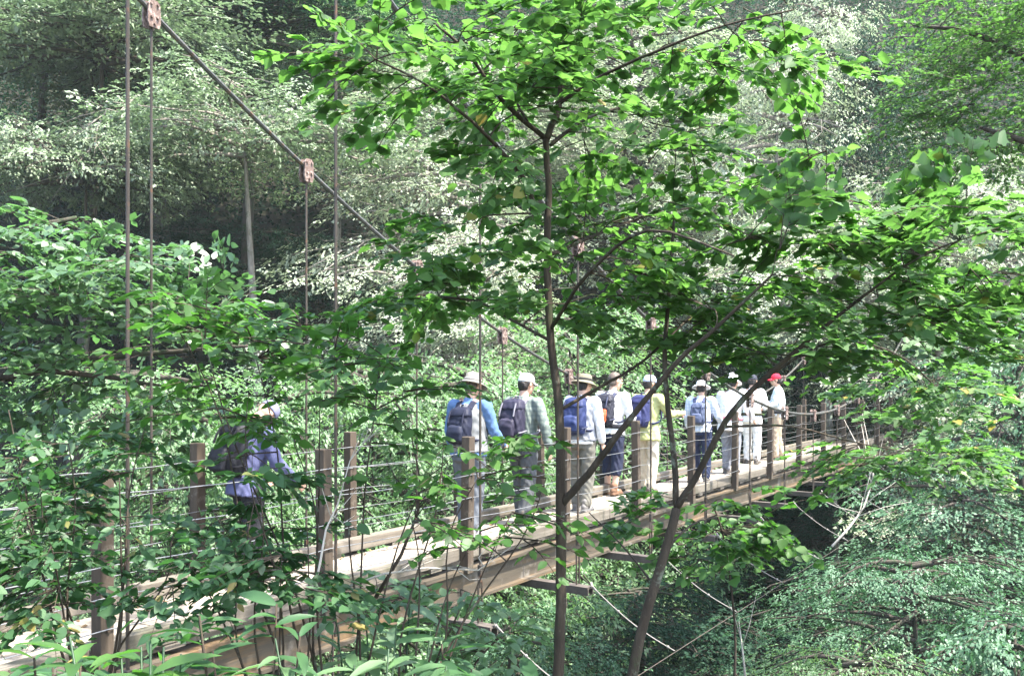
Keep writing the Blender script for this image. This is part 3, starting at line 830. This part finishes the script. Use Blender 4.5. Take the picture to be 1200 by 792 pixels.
# ------------------------------------------------------------------ trees beyond the ravine: pads of leaves in tiers
def crown_variant(seed, lo, nb, pads, lpp, leaf, tmpl, droop=.35, thick=.05, top=.35, padr=.2, rise=.1):
    """a crown 10 m high and 10 m across on a trunk at the origin; lo: height at which it begins"""
    rng = np.random.default_rng(seed)
    lv = LV(); tb = MB()
    lean = rng.normal(0, .35, 2)
    tr = [np.array([lean[0]*t+.25*math.sin(3*t+seed), lean[1]*t+.2*math.sin(2.3*t), -4+12.6*t]) for t in np.linspace(0, 1, 12)]
    tb.tube(tr, [.26*(1-.93*t)+.012 for t in np.linspace(0, 1, 12)], 8)
    for b in range(nb):
        u = (b+rng.random())/nb
        z = 10*(lo+(1-lo)*u)-.2
        az = b*2.39996+rng.normal(0, .4)
        q = (1-u)
        prof = top+(1-top)*math.sqrt(max(0, 1-(max(0, u-.35)/.65)**2))
        L = 5*prof*rng.uniform(.55, 1.12)
        zt = np.clip((z-.8+4)/12.6, 0, 1); k = zt*11; i = int(min(10, k))
        p0 = tr[i]+(tr[i+1]-tr[i])*(k-i)
        d = np.array([math.cos(az), math.sin(az), 0]); lat = np.array([-d[1], d[0], 0])
        rs = rise*rng.uniform(.3, 1.6)
        def path(t): return p0+d*L*t+np.array([0, 0, 1.])*(L*rs*t*1.6-L*droop*.55*t*t)+lat*(.25*math.sin(3*t+b))
        ts = np.linspace(0, 1, 7)
        tb.tube([path(t)-np.array([0, 0, .22*t]) for t in ts], [.055*(1.08-t) for t in ts], 5, False)
        for j in range(pads):
            t = .30+.75*(j+rng.random())/pads
            w = .30*L*(1-abs(t-.65))
            s_ = rng.uniform(-1, 1)
            c = path(t)+lat*w*s_*1.2+np.array([0, 0, -.22*abs(s_)*w*droop*2+rng.normal(.08, .10)])
            if abs(s_) > .35: tb.tube([path(max(.1, t-.18)), path(t-.03)*.5+c*.5, c], [.02, .012, .005], 4, False)
            pr = 5*padr*rng.uniform(.55, 1.15)
            if rng.random() < .08: continue
            ns = max(3, int(lpp/11*rng.uniform(.6, 1.3))); mm = 12
            r_ = np.sqrt(rng.random(ns)); an = rng.uniform(0, 2*math.pi, ns)
            x = r_*np.cos(an)*pr*1.2; y = r_*np.sin(an)*pr*.85
            C = c+d*x[:, None]+lat*y[:, None]
            C[:, 2] += -droop*pr*.55*(r_**2)+rng.normal(0, thick*2.2, ns)
            SD = d*(x/pr+.5)[:, None]+lat*(y/pr)[:, None]+rng.normal(0, .40, (ns, 3))*np.array([1, 1, .35]); SD[:, 2] -= droop*(.25+.6*r_)
            SD = unit(SD)
            SN = np.array([0, 0, 1.])+d*(.20+.40*x/pr)[:, None]+lat*(.40*y/pr)[:, None]+rng.normal(0, .26, (ns, 3))
            SB = unit(np.cross(SN, SD)); SN = np.cross(SD, SB)
            sl = leaf*rng.uniform(3.0, 5.2, ns)
            t = rng.random((ns, mm)); q = rng.uniform(-1, 1, (ns, mm))*(1-.6*t)*.42
            P = C[:, None, :]+SD[:, None, :]*(t*sl[:, None])[..., None]+SB[:, None, :]*(q*sl[:, None])[..., None]
            P[..., 2] -= (.10*sl[:, None]*(t**2))
            D = SD[:, None, :]*rng.uniform(.5, 1, (ns, mm, 1))+SB[:, None, :]*(np.sign(q)*rng.uniform(.3, .9, (ns, mm)))[..., None]
            N = SN[:, None, :]+rng.normal(0, .15, (ns, mm, 3))
            lv.add(P.reshape(-1, 3), D.reshape(-1, 3), N.reshape(-1, 3), leaf*rng.uniform(.65, 1.25, ns*mm))
    return tb.mesh('trunk', True), lv.mesh('crown', tmpl, rng)

VAR = {}
def variant(key, *a, **k):
    VAR[key] = crown_variant(*a, **k)
variant('umb', 11, .66, 40, 8, 130, .11, KITE, .34, .05, .45, .20, .10)
variant('umb2', 12, .70, 38, 8, 140, .11, KITE, .45, .05, .5, .20, .14)
variant('shelf', 17, .89, 26, 9, 140, .11, KITE, .20, .05, .6, .19, .05)
variant('full', 13, .18, 66, 7, 105, .11, KITE, .45, .06, .35, .19, .12)
variant('full2', 14, .12, 72, 7, 100, .11, KITE, .60, .06, .25, .18, .16)
variant('fine', 15, .20, 76, 7, 120, .085, KITEN, .55, .07, .3, .17, .16)
variant('tier', 16, .25, 36, 9, 140, .11, KITE, .26, .035, .4, .18, .05)
_me_cache = {}
def treecopy(var, leaf, bark, label, px, ytop, Z, r, group, cat='tree', name='broadleaf_tree', rz=0.0, base=None, tilt=(0, 0)):
    tm, cm = VAR[var]
    for key, me, mat in ((var+'t'+bark, tm, bark), (var+'c'+leaf, cm, leaf)):
        if key not in _me_cache:
            c = me.copy(); c.materials.clear(); c.materials.append(M[mat]); _me_cache[key] = c
    top = W(px, ytop, Z)
    z0 = float(terrain(top[0], top[1])) if base is None else base
    z0 = min(z0, top[2]-1.5)
    root = empty(name, (top[0], top[1], z0), rz, label, cat, group)
    root.scale = (r/5, r/5, (top[2]-z0)/10)
    a = link('trunk', _me_cache[var+'t'+bark], root); b = link('crown', _me_cache[var+'c'+leaf], root)
    return root
# ------------------------------------------------------------------ undergrowth on the slopes
def undergrowth(name, n, xr, yr, hmax, leaf, mat, seed, tmpl=KITE, keep=None):
    rng = np.random.default_rng(seed)
    x = rng.uniform(*xr, n); y = rng.uniform(*yr, n)
    cl = np.sin(x*1.7+seed)*np.sin(y*1.3+.7*x)+.6*np.sin(3.1*x-2*y)
    if keep is not None:
        k = keep(x, y); x, y, cl = x[k], y[k], cl[k]; n = len(x)
    h = rng.random(n)**.6*hmax*(.65+.35*np.clip(cl, -1, 1.4))
    P = np.stack([x, y, terrain(x, y)+h], 1)
    D = rng.normal(0, 1, (n, 3)); D[:, 2] = D[:, 2]*.3-.25
    N = np.array([0, 0, 1.])+rng.normal(0, .38, (n, 3))
    o = link(name, leafmesh(name, P, D, N, leaf*rng.uniform(.6, 1.3, n), tmpl, rng), None, M[mat])
    tag(o, 'low dark green undergrowth covering the wooded slope', kind='stuff')
    return o
def cone(x, y): return (np.abs(x) < .62*y+2.5)
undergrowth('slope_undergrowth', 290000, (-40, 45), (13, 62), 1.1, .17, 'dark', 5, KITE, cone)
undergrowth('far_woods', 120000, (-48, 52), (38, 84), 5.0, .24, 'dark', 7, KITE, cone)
undergrowth('bank_undergrowth', 30000, (-7, 9), (2.6, 13), .65, .075, 'under', 6, OVATE, lambda x, y: cone(x, y) & (np.hypot(x, y) > 2.4))

# fallen leaves on the planks
def litter():
    rng = np.random.default_rng(77); n = 900
    s = rng.uniform(0, 33, n); far = rng.random(n) < .7
    o = np.where(far, O1-.12-np.abs(rng.normal(0, .10, n)), rng.uniform(O0+.12, O1-.12, n))
    P = np.array([BW(a_, b_, .004+rng.random()*.006) for a_, b_ in zip(s, np.clip(o, O0+.12, O1-.12))])
    D = rng.normal(0, 1, (n, 3)); D[:, 2] *= .1; N = np.array([0, 0, 1.])+rng.normal(0, .25, (n, 3))
    mt = leafmat('dead_leaf', [(0, (0.10, 0.06, 0.03)), (0.6, (0.20, 0.14, 0.07)), (1, (0.30, 0.24, 0.14))], (0.1, 0.07, 0.03), .15, .8, .2)
    tag(link('leaf_litter', leafmesh('leaf_litter', P, D, N, rng.uniform(.015, .05, n), OVATE, rng), None, mt), 'small dry leaves scattered on the bridge deck', kind='stuff')
litter()
# ------------------------------------------------------------------ trees
G1 = 'trees on the far slope'; G2 = 'trees rising from the ravine'
TL = [
 # var, leaf, bark, label, px, ytop, Z, r, group
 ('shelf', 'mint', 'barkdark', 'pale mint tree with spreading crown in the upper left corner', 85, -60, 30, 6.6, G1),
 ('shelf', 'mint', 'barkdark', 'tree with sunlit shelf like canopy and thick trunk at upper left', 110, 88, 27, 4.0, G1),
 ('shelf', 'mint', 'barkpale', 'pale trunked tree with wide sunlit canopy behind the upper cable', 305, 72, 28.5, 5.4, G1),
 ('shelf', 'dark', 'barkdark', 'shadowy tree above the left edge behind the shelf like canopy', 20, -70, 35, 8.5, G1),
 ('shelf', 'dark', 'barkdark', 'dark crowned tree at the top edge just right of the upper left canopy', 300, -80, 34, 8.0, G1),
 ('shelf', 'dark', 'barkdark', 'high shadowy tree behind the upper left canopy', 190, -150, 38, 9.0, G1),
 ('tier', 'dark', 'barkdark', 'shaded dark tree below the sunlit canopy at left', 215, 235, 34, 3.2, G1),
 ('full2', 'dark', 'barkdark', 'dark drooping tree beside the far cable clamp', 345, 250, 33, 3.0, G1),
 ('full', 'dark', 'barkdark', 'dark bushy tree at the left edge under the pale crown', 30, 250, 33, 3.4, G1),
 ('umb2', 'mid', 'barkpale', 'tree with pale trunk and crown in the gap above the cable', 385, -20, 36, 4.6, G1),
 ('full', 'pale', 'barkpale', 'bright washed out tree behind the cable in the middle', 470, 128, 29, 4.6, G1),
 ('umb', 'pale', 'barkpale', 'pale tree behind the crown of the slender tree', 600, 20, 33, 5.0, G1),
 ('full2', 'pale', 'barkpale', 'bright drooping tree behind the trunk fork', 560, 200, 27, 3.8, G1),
 ('full', 'pale', 'barkpale', 'sunlit pale tree at top right of the slender tree', 890, 0, 31, 3.6, G1),
 ('full', 'pale', 'barkdark', 'sunlit pale crown at the top edge left of the dark shaded tree', 965, -60, 34, 3.2, G1),
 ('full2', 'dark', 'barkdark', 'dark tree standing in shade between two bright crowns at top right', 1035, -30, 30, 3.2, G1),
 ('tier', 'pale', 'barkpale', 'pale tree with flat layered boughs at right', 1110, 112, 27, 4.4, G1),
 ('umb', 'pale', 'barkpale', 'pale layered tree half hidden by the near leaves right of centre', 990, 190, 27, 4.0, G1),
 ('full', 'pale', 'barkdark', 'tall sunlit pale tree filling the top edge right of the trunk fork', 770, -50, 36, 5.8, G1),
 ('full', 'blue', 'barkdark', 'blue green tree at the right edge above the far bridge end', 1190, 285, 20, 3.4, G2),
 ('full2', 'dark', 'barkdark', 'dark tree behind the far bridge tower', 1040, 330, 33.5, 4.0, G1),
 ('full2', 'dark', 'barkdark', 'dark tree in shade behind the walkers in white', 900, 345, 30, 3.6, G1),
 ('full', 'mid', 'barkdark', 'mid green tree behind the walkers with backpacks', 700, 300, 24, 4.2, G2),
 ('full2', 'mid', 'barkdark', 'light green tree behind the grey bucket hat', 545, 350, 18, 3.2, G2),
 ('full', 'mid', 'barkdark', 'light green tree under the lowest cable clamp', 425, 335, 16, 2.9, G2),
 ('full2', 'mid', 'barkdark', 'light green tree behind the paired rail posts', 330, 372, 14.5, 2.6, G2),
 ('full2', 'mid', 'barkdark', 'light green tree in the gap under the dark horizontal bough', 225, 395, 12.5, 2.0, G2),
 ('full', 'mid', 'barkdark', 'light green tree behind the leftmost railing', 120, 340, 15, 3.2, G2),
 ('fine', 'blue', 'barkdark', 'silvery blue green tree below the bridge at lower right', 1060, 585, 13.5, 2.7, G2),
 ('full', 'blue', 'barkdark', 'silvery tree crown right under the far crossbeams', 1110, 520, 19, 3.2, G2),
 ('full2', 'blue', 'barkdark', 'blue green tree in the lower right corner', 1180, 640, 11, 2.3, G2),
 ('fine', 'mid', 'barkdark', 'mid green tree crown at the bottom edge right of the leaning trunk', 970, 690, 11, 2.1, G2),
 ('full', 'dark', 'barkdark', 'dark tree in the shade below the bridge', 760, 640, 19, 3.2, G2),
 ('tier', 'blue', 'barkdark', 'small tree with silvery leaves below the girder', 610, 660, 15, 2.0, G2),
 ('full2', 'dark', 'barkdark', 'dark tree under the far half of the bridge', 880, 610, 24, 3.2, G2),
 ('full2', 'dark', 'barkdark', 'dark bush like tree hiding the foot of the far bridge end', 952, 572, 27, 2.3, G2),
]
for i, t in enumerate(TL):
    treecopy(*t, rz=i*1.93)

# ------------------------------------------------------------------ the slender tree in front
def px_limb(pts):
    return [(W(x, y, z), r) for x, y, z, r in pts]
def ell(px, py, Z, rx, ry, rz, n):
    return (W(px, py, Z), (rx/F*Z, rz, ry/F*Z), n)
trA = [px_limb([(655, 1010, 3.75, 0.0266), (653, 860, 3.75, 0.0222), (656, 740, 3.75, 0.0207), (657, 620, 3.75, 0.0192), (656, 500, 3.78, 0.0170), (646, 400, 3.8, 0.0155), (641, 300, 3.82, 0.0141), (643, 230, 3.85, 0.0133), (640, 163, 3.85, 0.0118)]),
       px_limb([(640, 163, 3.85, .014), (655, 125, 3.88, .013), (662, 60, 3.9, .012), (678, -5, 3.95, .011), (700, -80, 4.05, .010), (730, -400, 4.2, .009), (780, -800, 4.6, .006)]),
       [((.38, 4.05, 3.9), .007), ((.4, 5.2, 5.0), .006), ((.5, 6.2, 6.1), .004)],
       [((.38, 4.05, 3.9), .008), ((1.2, 5.0, 5.0), .007), ((2.4, 6.2, 6.0), .005)],
       px_limb([(640, 163, 3.85, .011), (612, 140, 3.8, .010), (580, 108, 3.7, .008), (548, 62, 3.6, .006), (500, 20, 3.5, .004)]),
       px_limb([(630, 250, 3.84, .010), (615, 210, 3.75, .009), (590, 180, 3.6, .008), (552, 142, 3.4, .006), (500, 100, 3.2, .004), (440, 70, 3.05, .003)]),
       px_limb([(618, 143, 3.8, .006), (602, 108, 3.9, .005), (610, 60, 4.1, .004), (608, 10, 4.2, .003)]),
       px_limb([(645, 170, 3.86, .009), (690, 138, 4.05, .007), (740, 127, 4.3, .006), (830, 140, 4.7, .004)]),
       px_limb([(655, 122, 3.88, .009), (700, 92, 3.8, .007), (770, 60, 3.65, .006), (850, 30, 3.5, .004), (930, 12, 3.4, .003)]),
       px_limb([(643, 300, 3.82, .009), (700, 275, 4.1, .007), (770, 250, 4.5, .005), (850, 240, 4.9, .004)]),
       px_limb([(646, 385, 3.8, .008), (690, 320, 3.5, .007), (760, 270, 3.2, .005), (860, 300, 3.0, .003)]),
       px_limb([(646, 400, 3.8, .008), (600, 375, 4.0, .006), (555, 352, 4.2, .005), (480, 345, 4.4, .003)]),
       px_limb([(657, 592, 3.76, .016), (690, 555, 3.7, .014), (720, 515, 3.62, .012), (790, 428, 3.5, .009), (838, 385, 3.4, .007), (905, 322, 3.3, .004)]),
       px_limb([(656, 480, 3.78, .008), (700, 455, 3.9, .007), (757, 420, 4.05, .006), (830, 350, 4.3, .004)])]
grow('slender_tree', 'slender dark tree in front of the bridge with forked trunk and fresh green translucent leaves', 'tree', trA,
     [ell(540, 75, 3.5, 150, 95, .55, 42), ell(440, 60, 3.2, 70, 60, .3, 11), ell(650, 50, 4.1, 130, 80, .7, 28), ell(770, 90, 4.0, 150, 90, .8, 36), ell(900, 60, 3.5, 80, 55, .4, 9),
      ell(800, 215, 4.0, 170, 110, .9, 60), ell(600, 200, 3.9, 70, 70, .6, 11), ell(560, 285, 4.0, 90, 50, .5, 20), ell(500, 355, 4.3, 90, 30, .5, 18), ell(720, 350, 3.9, 130, 60, .7, 34), ell(900, 300, 3.6, 90, 70, .6, 24),
      ((1.2, 3.5, 5.6), (2.3, 2.2, .9), 170), ((.6, 6.2, 6.3), (2.1, 1.9, .7), 100), ((2.7, 5.4, 6.4), (1.7, 1.8, .9), 50), ((-.6, 4.2, 4.9), (1.2, 1.2, .6), 26)],  # unseen upper crown, added above the view to shade the bridge
     .047, BROAD, M['fg'], M['bark'], 21, spl=.34, nl=35, tilt=.24, droop=.28)
trB = [px_limb([(700, 980, 3.7, 0.0258), (738, 800, 3.72, 0.0205), (762, 705, 3.75, 0.0190), (793, 595, 3.8, 0.0175)]),
       px_limb([(793, 595, 3.8, 0.0129), (788, 520, 3.85, 0.0114), (779, 425, 3.9, 0.0099), (784, 340, 3.95, 0.0076), (790, 250, 4.0, 0.0053)]),
       px_limb([(793, 595, 3.8, 0.0144), (815, 560, 3.75, 0.0129), (838, 515, 3.7, 0.0122), (868, 470, 3.65, 0.0114), (930, 414, 3.55, 0.0091), (1000, 356, 3.45, 0.0061), (1080, 300, 3.35, 0.0038), (1160, 270, 3.3, 0.0023)]),
       px_limb([(900, 440, 3.6, 0.0061), (980, 400, 4.0, 0.0046), (1060, 420, 4.6, 0.0038), (1120, 480, 5.2, 0.0030)]),
       px_limb([(850, 500, 3.68, 0.0061), (930, 500, 4.2, 0.0046), (1010, 520, 5.0, 0.0038), (1100, 535, 5.6, 0.0023)]),
       px_limb([(784, 640, 3.79, 0.0053), (820, 610, 4.1, 0.0038), (880, 600, 4.6, 0.0023)]),
       px_limb([(770, 690, 3.76, 0.0046), (730, 640, 4.0, 0.0038), (690, 600, 4.2, 0.0023)])]
grow('leaning_tree', 'leaning dark tree with a long bough rising to the right across the bridge', 'tree', trB,
     [ell(1030, 250, 3.4, 90, 60, .5, 20), ell(1110, 245, 3.3, 100, 60, .5, 24), ell(930, 375, 3.8, 90, 55, .6, 24), ell(1060, 350, 3.8, 110, 70, .7, 36), ell(1070, 450, 4.8, 95, 55, .6, 32), ell(1090, 530, 5.4, 80, 30, .5, 26),
      ell(850, 390, 4.0, 70, 40, .5, 14), ell(1150, 360, 3.6, 70, 70, .6, 20), ell(985, 535, 5.0, 50, 30, .4, 12)],
     .048, LOBED, M['right'], M['bark'], 22, spl=.34, nl=32, tilt=.24, droop=.28)
grow('sapling', 'small yellow green sapling growing under the girder beside the leaning trunk', 'tree', [px_limb([(850, 900, 4.6, .012), (862, 760, 4.6, .006), (850, 640, 4.6, .005), (835, 590, 4.6, .004)])],
     [ell(870, 610, 4.6, 60, 45, .3, 26), ell(760, 590, 4.5, 60, 35, .3, 14), ell(820, 640, 4.5, 45, 30, .3, 10)], .05, BROAD, M['bright'], M['bark'], 23, spl=.26, nl=20, tilt=.3)
grow('fine_leaved_tree', 'yellow green fine leaved tree hanging in from the upper right corner', 'tree',
     [px_limb([(1330, 900, 11, .16), (1320, 500, 11, .14), (1300, 250, 11, .12), (1280, 60, 11, .08), (1260, -80, 11, .05)]), px_limb([(1290, 150, 11, .07), (1220, 80, 11, .05), (1140, 40, 11, .03), (1070, 30, 11, .012)]),
      px_limb([(1300, 250, 11, .07), (1230, 180, 10.8, .05), (1150, 150, 10.6, .02)])],
     [ell(1130, 30, 11, 85, 60, 1.0, 90), ell(1180, 110, 11, 100, 75, 1.2, 120), ell(1090, 120, 10.8, 50, 60, .8, 36), ell(1190, 10, 11, 60, 60, 1, 40), ell(1110, 190, 10.8, 70, 30, .7, 24)],
     .062, KITE, M['lime'], M['barkdark'], 29, spl=.62, nl=44, tilt=.36, droop=.35, twr=.004)
# left tree with the dark bough, beyond the bridge
trD = [px_limb([(-160, 800, 8.6, .14), (-130, 600, 8.6, .12), (-100, 480, 8.6, .10)]),
       px_limb([(-100, 480, 8.6, .09), (-20, 445, 8.6, .06), (40, 432, 8.6, .045), (130, 418, 8.5, .026), (200, 412, 8.4, .02), (290, 405, 8.3, .014)]),
       px_limb([(40, 432, 8.6, .03), (110, 440, 8.8, .022), (190, 452, 9.0, .012)]),
       px_limb([(-100, 480, 8.6, .08), (-70, 350, 8.8, .06), (0, 280, 8.9, .04), (90, 255, 9.0, .02)])]
grow('glossy_tree', 'glossy leaved tree at the left edge with a thick dark horizontal bough', 'tree', trD,
     [ell(60, 300, 8.8, 140, 70, 1.2, 70), ell(150, 340, 8.6, 130, 60, 1.2, 60), ell(30, 400, 8.8, 100, 90, 1.0, 56), ell(270, 375, 8.8, 70, 40, .8, 24), ell(120, 480, 9.2, 150, 60, 1.0, 34)],
     .095, OVATE, M['glossy'], M['barkdark'], 24, spl=.62, nl=34, tilt=.36, droop=.3, twr=.004)
# shrubs between the camera and the bridge
def stems(px, py, Z, tips, r=.010):
    out = []
    for x, y, z in tips:
        a, b = W(px, py, Z), W(x, y, z)
        m1 = a*.6+b*.4+np.array([.06*math.sin(x), 0, .05]); m2 = a*.25+b*.75+np.array([-.04*math.sin(x*2), .03, .05])
        out.append([(a, r), (m1, r*.75), (m2, r*.5), (b, r*.3)])
    return out
grow('dense_shrub', 'dense dark green shrub at lower left hiding the near rail posts', 'shrub', stems(110, 900, 3.6, [(20, 560, 3.7), (80, 520, 3.8), (140, 560, 3.6), (60, 640, 3.5), (200, 640, 3.7), (10, 480, 3.9), (170, 500, 3.9)], .0065),
     [ell(45, 570, 3.8, 80, 65, .45, 50), ell(110, 530, 3.9, 80, 40, .4, 14), ell(40, 670, 3.6, 75, 60, .4, 40), ell(200, 600, 3.8, 60, 40, .35, 9), ell(90, 720, 3.5, 60, 30, .3, 10)],
     .048, OVATE, M['shrub'], M['bark'], 25, spl=.28, nl=22, tilt=.45, droop=.3)
grow('leafy_shrub', 'shrub with dark leaflets hanging in front of the bowed walker', 'shrub', stems(330, 900, 3.5, [(250, 600, 3.6), (300, 560, 3.6), (360, 620, 3.6), (220, 660, 3.5), (330, 650, 3.4), (290, 470, 3.7)], .0055),
     [ell(285, 640, 3.6, 85, 55, .35, 40), ell(330, 560, 3.7, 60, 40, .3, 8), ell(225, 690, 3.5, 50, 30, .3, 9), ell(380, 690, 3.5, 40, 40, .25, 8)],
     .054, OVATE, M['shrub'], M['bark'], 26, spl=.30, nl=20, tilt=.4, droop=.35)
grow('twiggy_shrub', 'twiggy shrub with bright green leaves above the bowed walker', 'shrub', stems(400, 950, 3.7, [(375, 470, 3.9), (300, 420, 4.0), (240, 400, 4.0), (440, 480, 3.9), (200, 370, 4.1), (500, 560, 3.8), (345, 520, 3.8), (410, 560, 3.8)], .0065),
     [ell(255, 360, 4.0, 90, 32, .35, 26), ell(350, 380, 4.0, 80, 35, .35, 20), ell(430, 430, 3.9, 80, 50, .4, 22), ell(290, 480, 4.0, 60, 55, .3, 18), ell(470, 520, 3.8, 60, 55, .3, 9), ell(190, 450, 4.1, 60, 60, .35, 9)],
     .060, OVATE, M['bright'], M['bark'], 27, spl=.32, nl=16, tilt=.38, droop=.25, dead=.22, twr=.003)
grow('bare_twigged_shrub', 'sparse shrub with dark bare twigs in front of the two nearest hats', 'shrub', stems(470, 930, 3.4, [(560, 560, 3.5), (600, 600, 3.5), (520, 520, 3.5), (640, 560, 3.6), (550, 640, 3.4), (480, 600, 3.4)], .0055),
     [ell(560, 540, 3.5, 70, 35, .25, 16), ell(600, 610, 3.5, 65, 45, .25, 16), ell(500, 620, 3.4, 60, 50, .25, 8), ell(610, 500, 3.5, 45, 25, .2, 6)],
     .055, OVATE, M['bright'], M['bark'], 28, spl=.28, nl=12, tilt=.4, dead=.3, twr=.0028)

# plants with long leaves along the bottom
def longplant(label, px, py, Z, nst, leafL, h, spread, seed, mat='bright', name='long_leaved_plant', per=9):
    rng = np.random.default_rng(seed)
    p = W(px, py, Z); g = float(terrain(p[0], p[1])); 
    root = empty(name, (p[0], p[1], g), 0, label, 'plant', 'long leaved plants along the bottom')
    lv = LV(); tb = MB(); H = p[2]-g
    for i in range(nst):
        a = rng.uniform(0, 2*math.pi); ln = rng.uniform(.2, 1)*spread; hh = H+h*rng.uniform(-.6, .5)
        tip = np.array([math.cos(a)*ln, math.sin(a)*ln*.8, hh]); b = np.array([math.cos(a)*ln*.2, math.sin(a)*ln*.2, 0])
        P = [b, b*.6+tip*.4+np.array([0, 0, .1*hh]), tip]
        tb.tube(P, [.006, .005, .003], 5)
        az = rng.uniform(0, 6.28, per)
        D = np.stack([np.cos(az), np.sin(az), rng.uniform(-.1, .5, per)], 1)
        t = rng.uniform(0, .35, per)
        lv.add(tip*(1-t[:, None])+P[1]*t[:, None], D, np.array([0, 0, 1.])+rng.normal(0, .25, (per, 3)), leafL*rng.uniform(.65, 1.15, per))
    tb.build('stem', M['shrub'] if mat != 'shrub' else M['bark'], root, True)
    link('foliage', lv.mesh('foliage', LONG, rng), root, M[mat])
longplant('bright long leaved plant at the bottom left corner', 175, 762, 2.5, 6, .15, .12, .22, 31)
longplant('shaded long leaved plant with drooping blades beside the bottom left deck', 70, 775, 2.6, 5, .15, .10, .2, 32, 'shrub')
longplant('long leaved plant below the near girder', 300, 745, 2.9, 5, .15, .12, .3, 33, 'shrub')
longplant('spreading long leaved plant left of the slender trunk', 420, 765, 3.0, 6, .15, .12, .3, 34, 'mid')
longplant('small long leaved plant at the foot of the slender trunk', 545, 780, 3.2, 6, .18, .1, .28, 35, 'shrub')
longplant('pale long leaved plant half way up the near bank', 455, 715, 4.0, 6, .18, .15, .35, 36, 'mid')
grow('bank_shrub', 'low light green shrub on the bank below the girder', 'shrub', stems(500, 860, 4.4, [(470, 700, 4.5), (540, 690, 4.6), (430, 720, 4.3), (600, 740, 4.5)], .008),
     [ell(480, 705, 4.5, 80, 35, .4, 26), ell(570, 740, 4.5, 70, 40, .4, 20)], .055, OVATE, M['mid'], M['bark'], 37, spl=.26, nl=18, tilt=.45)
# dry branches
def dry(label, pts, r, seed, mat='twigpale', n=7, name='dry_branch'):
    rng = np.random.default_rng(seed)
    L = px_limb([(x, y, z, 0) for x, y, z in pts]); P = np.array([p for p, _ in L])
    m = MB(); k = len(P)
    m.tube(P-P[0], [r*(1-.75*i/(k-1)) for i in range(k)], 6)
    for j in range(n):
        t = rng.uniform(.25, .95)*(k-1); i = int(t); b = P[i]+(P[min(i+1, k-1)]-P[i])*(t-i)-P[0]
        d = unit(P[min(i+1, k-1)]-P[i]+1e-6)+rng.normal(0, .6, 3); d = unit(d); l = rng.uniform(.08, .3)*P[0][1]/4
        m.tube([b, b+d*l*.5+rng.normal(0, .02, 3), b+d*l+np.array([0, 0, -.05*l])], [r*.4, r*.3, r*.12], 4)
    o = m.build(name, M[mat], None, True); o.location = P[0]
    tag(o, label, 'branch')
dry('pale dry stem rising beside the paired rail posts', [(362, 720, 3.6), (375, 660, 3.6), (382, 620, 3.65), (396, 590, 3.7), (410, 540, 3.8), (440, 500, 3.9)], .006, 41)
dry('thin pale dry twig curling in front of the girder', [(400, 690, 3.9), (450, 672, 3.9), (500, 665, 3.95), (560, 668, 4.0), (600, 640, 4.1)], .006, 42, n=9)
dry('dark bare branch slanting across the deck', [(440, 700, 4.0), (470, 650, 4.0), (490, 600, 4.05), (492, 560, 4.1), (480, 500, 4.1)], .009, 43, 'bark', 9)
dry('pale leaning stem rising from the silvery foliage at right', [(975, 640, 9), (995, 618, 9.1), (1012, 595, 9.2), (1022, 565, 9.2), (1025, 540, 9.3)], .012, 44, n=10)
dry('thin dry stem standing upright at the bottom right of the leaning trunk', [(874, 800, 5.0), (870, 760, 5.0), (866, 728, 5.0)], .007, 45, n=2)
dry('twisted bare branches hanging under the sunlit canopy', [(160, 112, 26), (140, 132, 25.8), (126, 128, 25.7), (114, 150, 25.6), (112, 168, 25.6), (98, 182, 25.5), (88, 202, 25.4), (74, 204, 25.4)], .032, 46, 'barkpale', n=16)
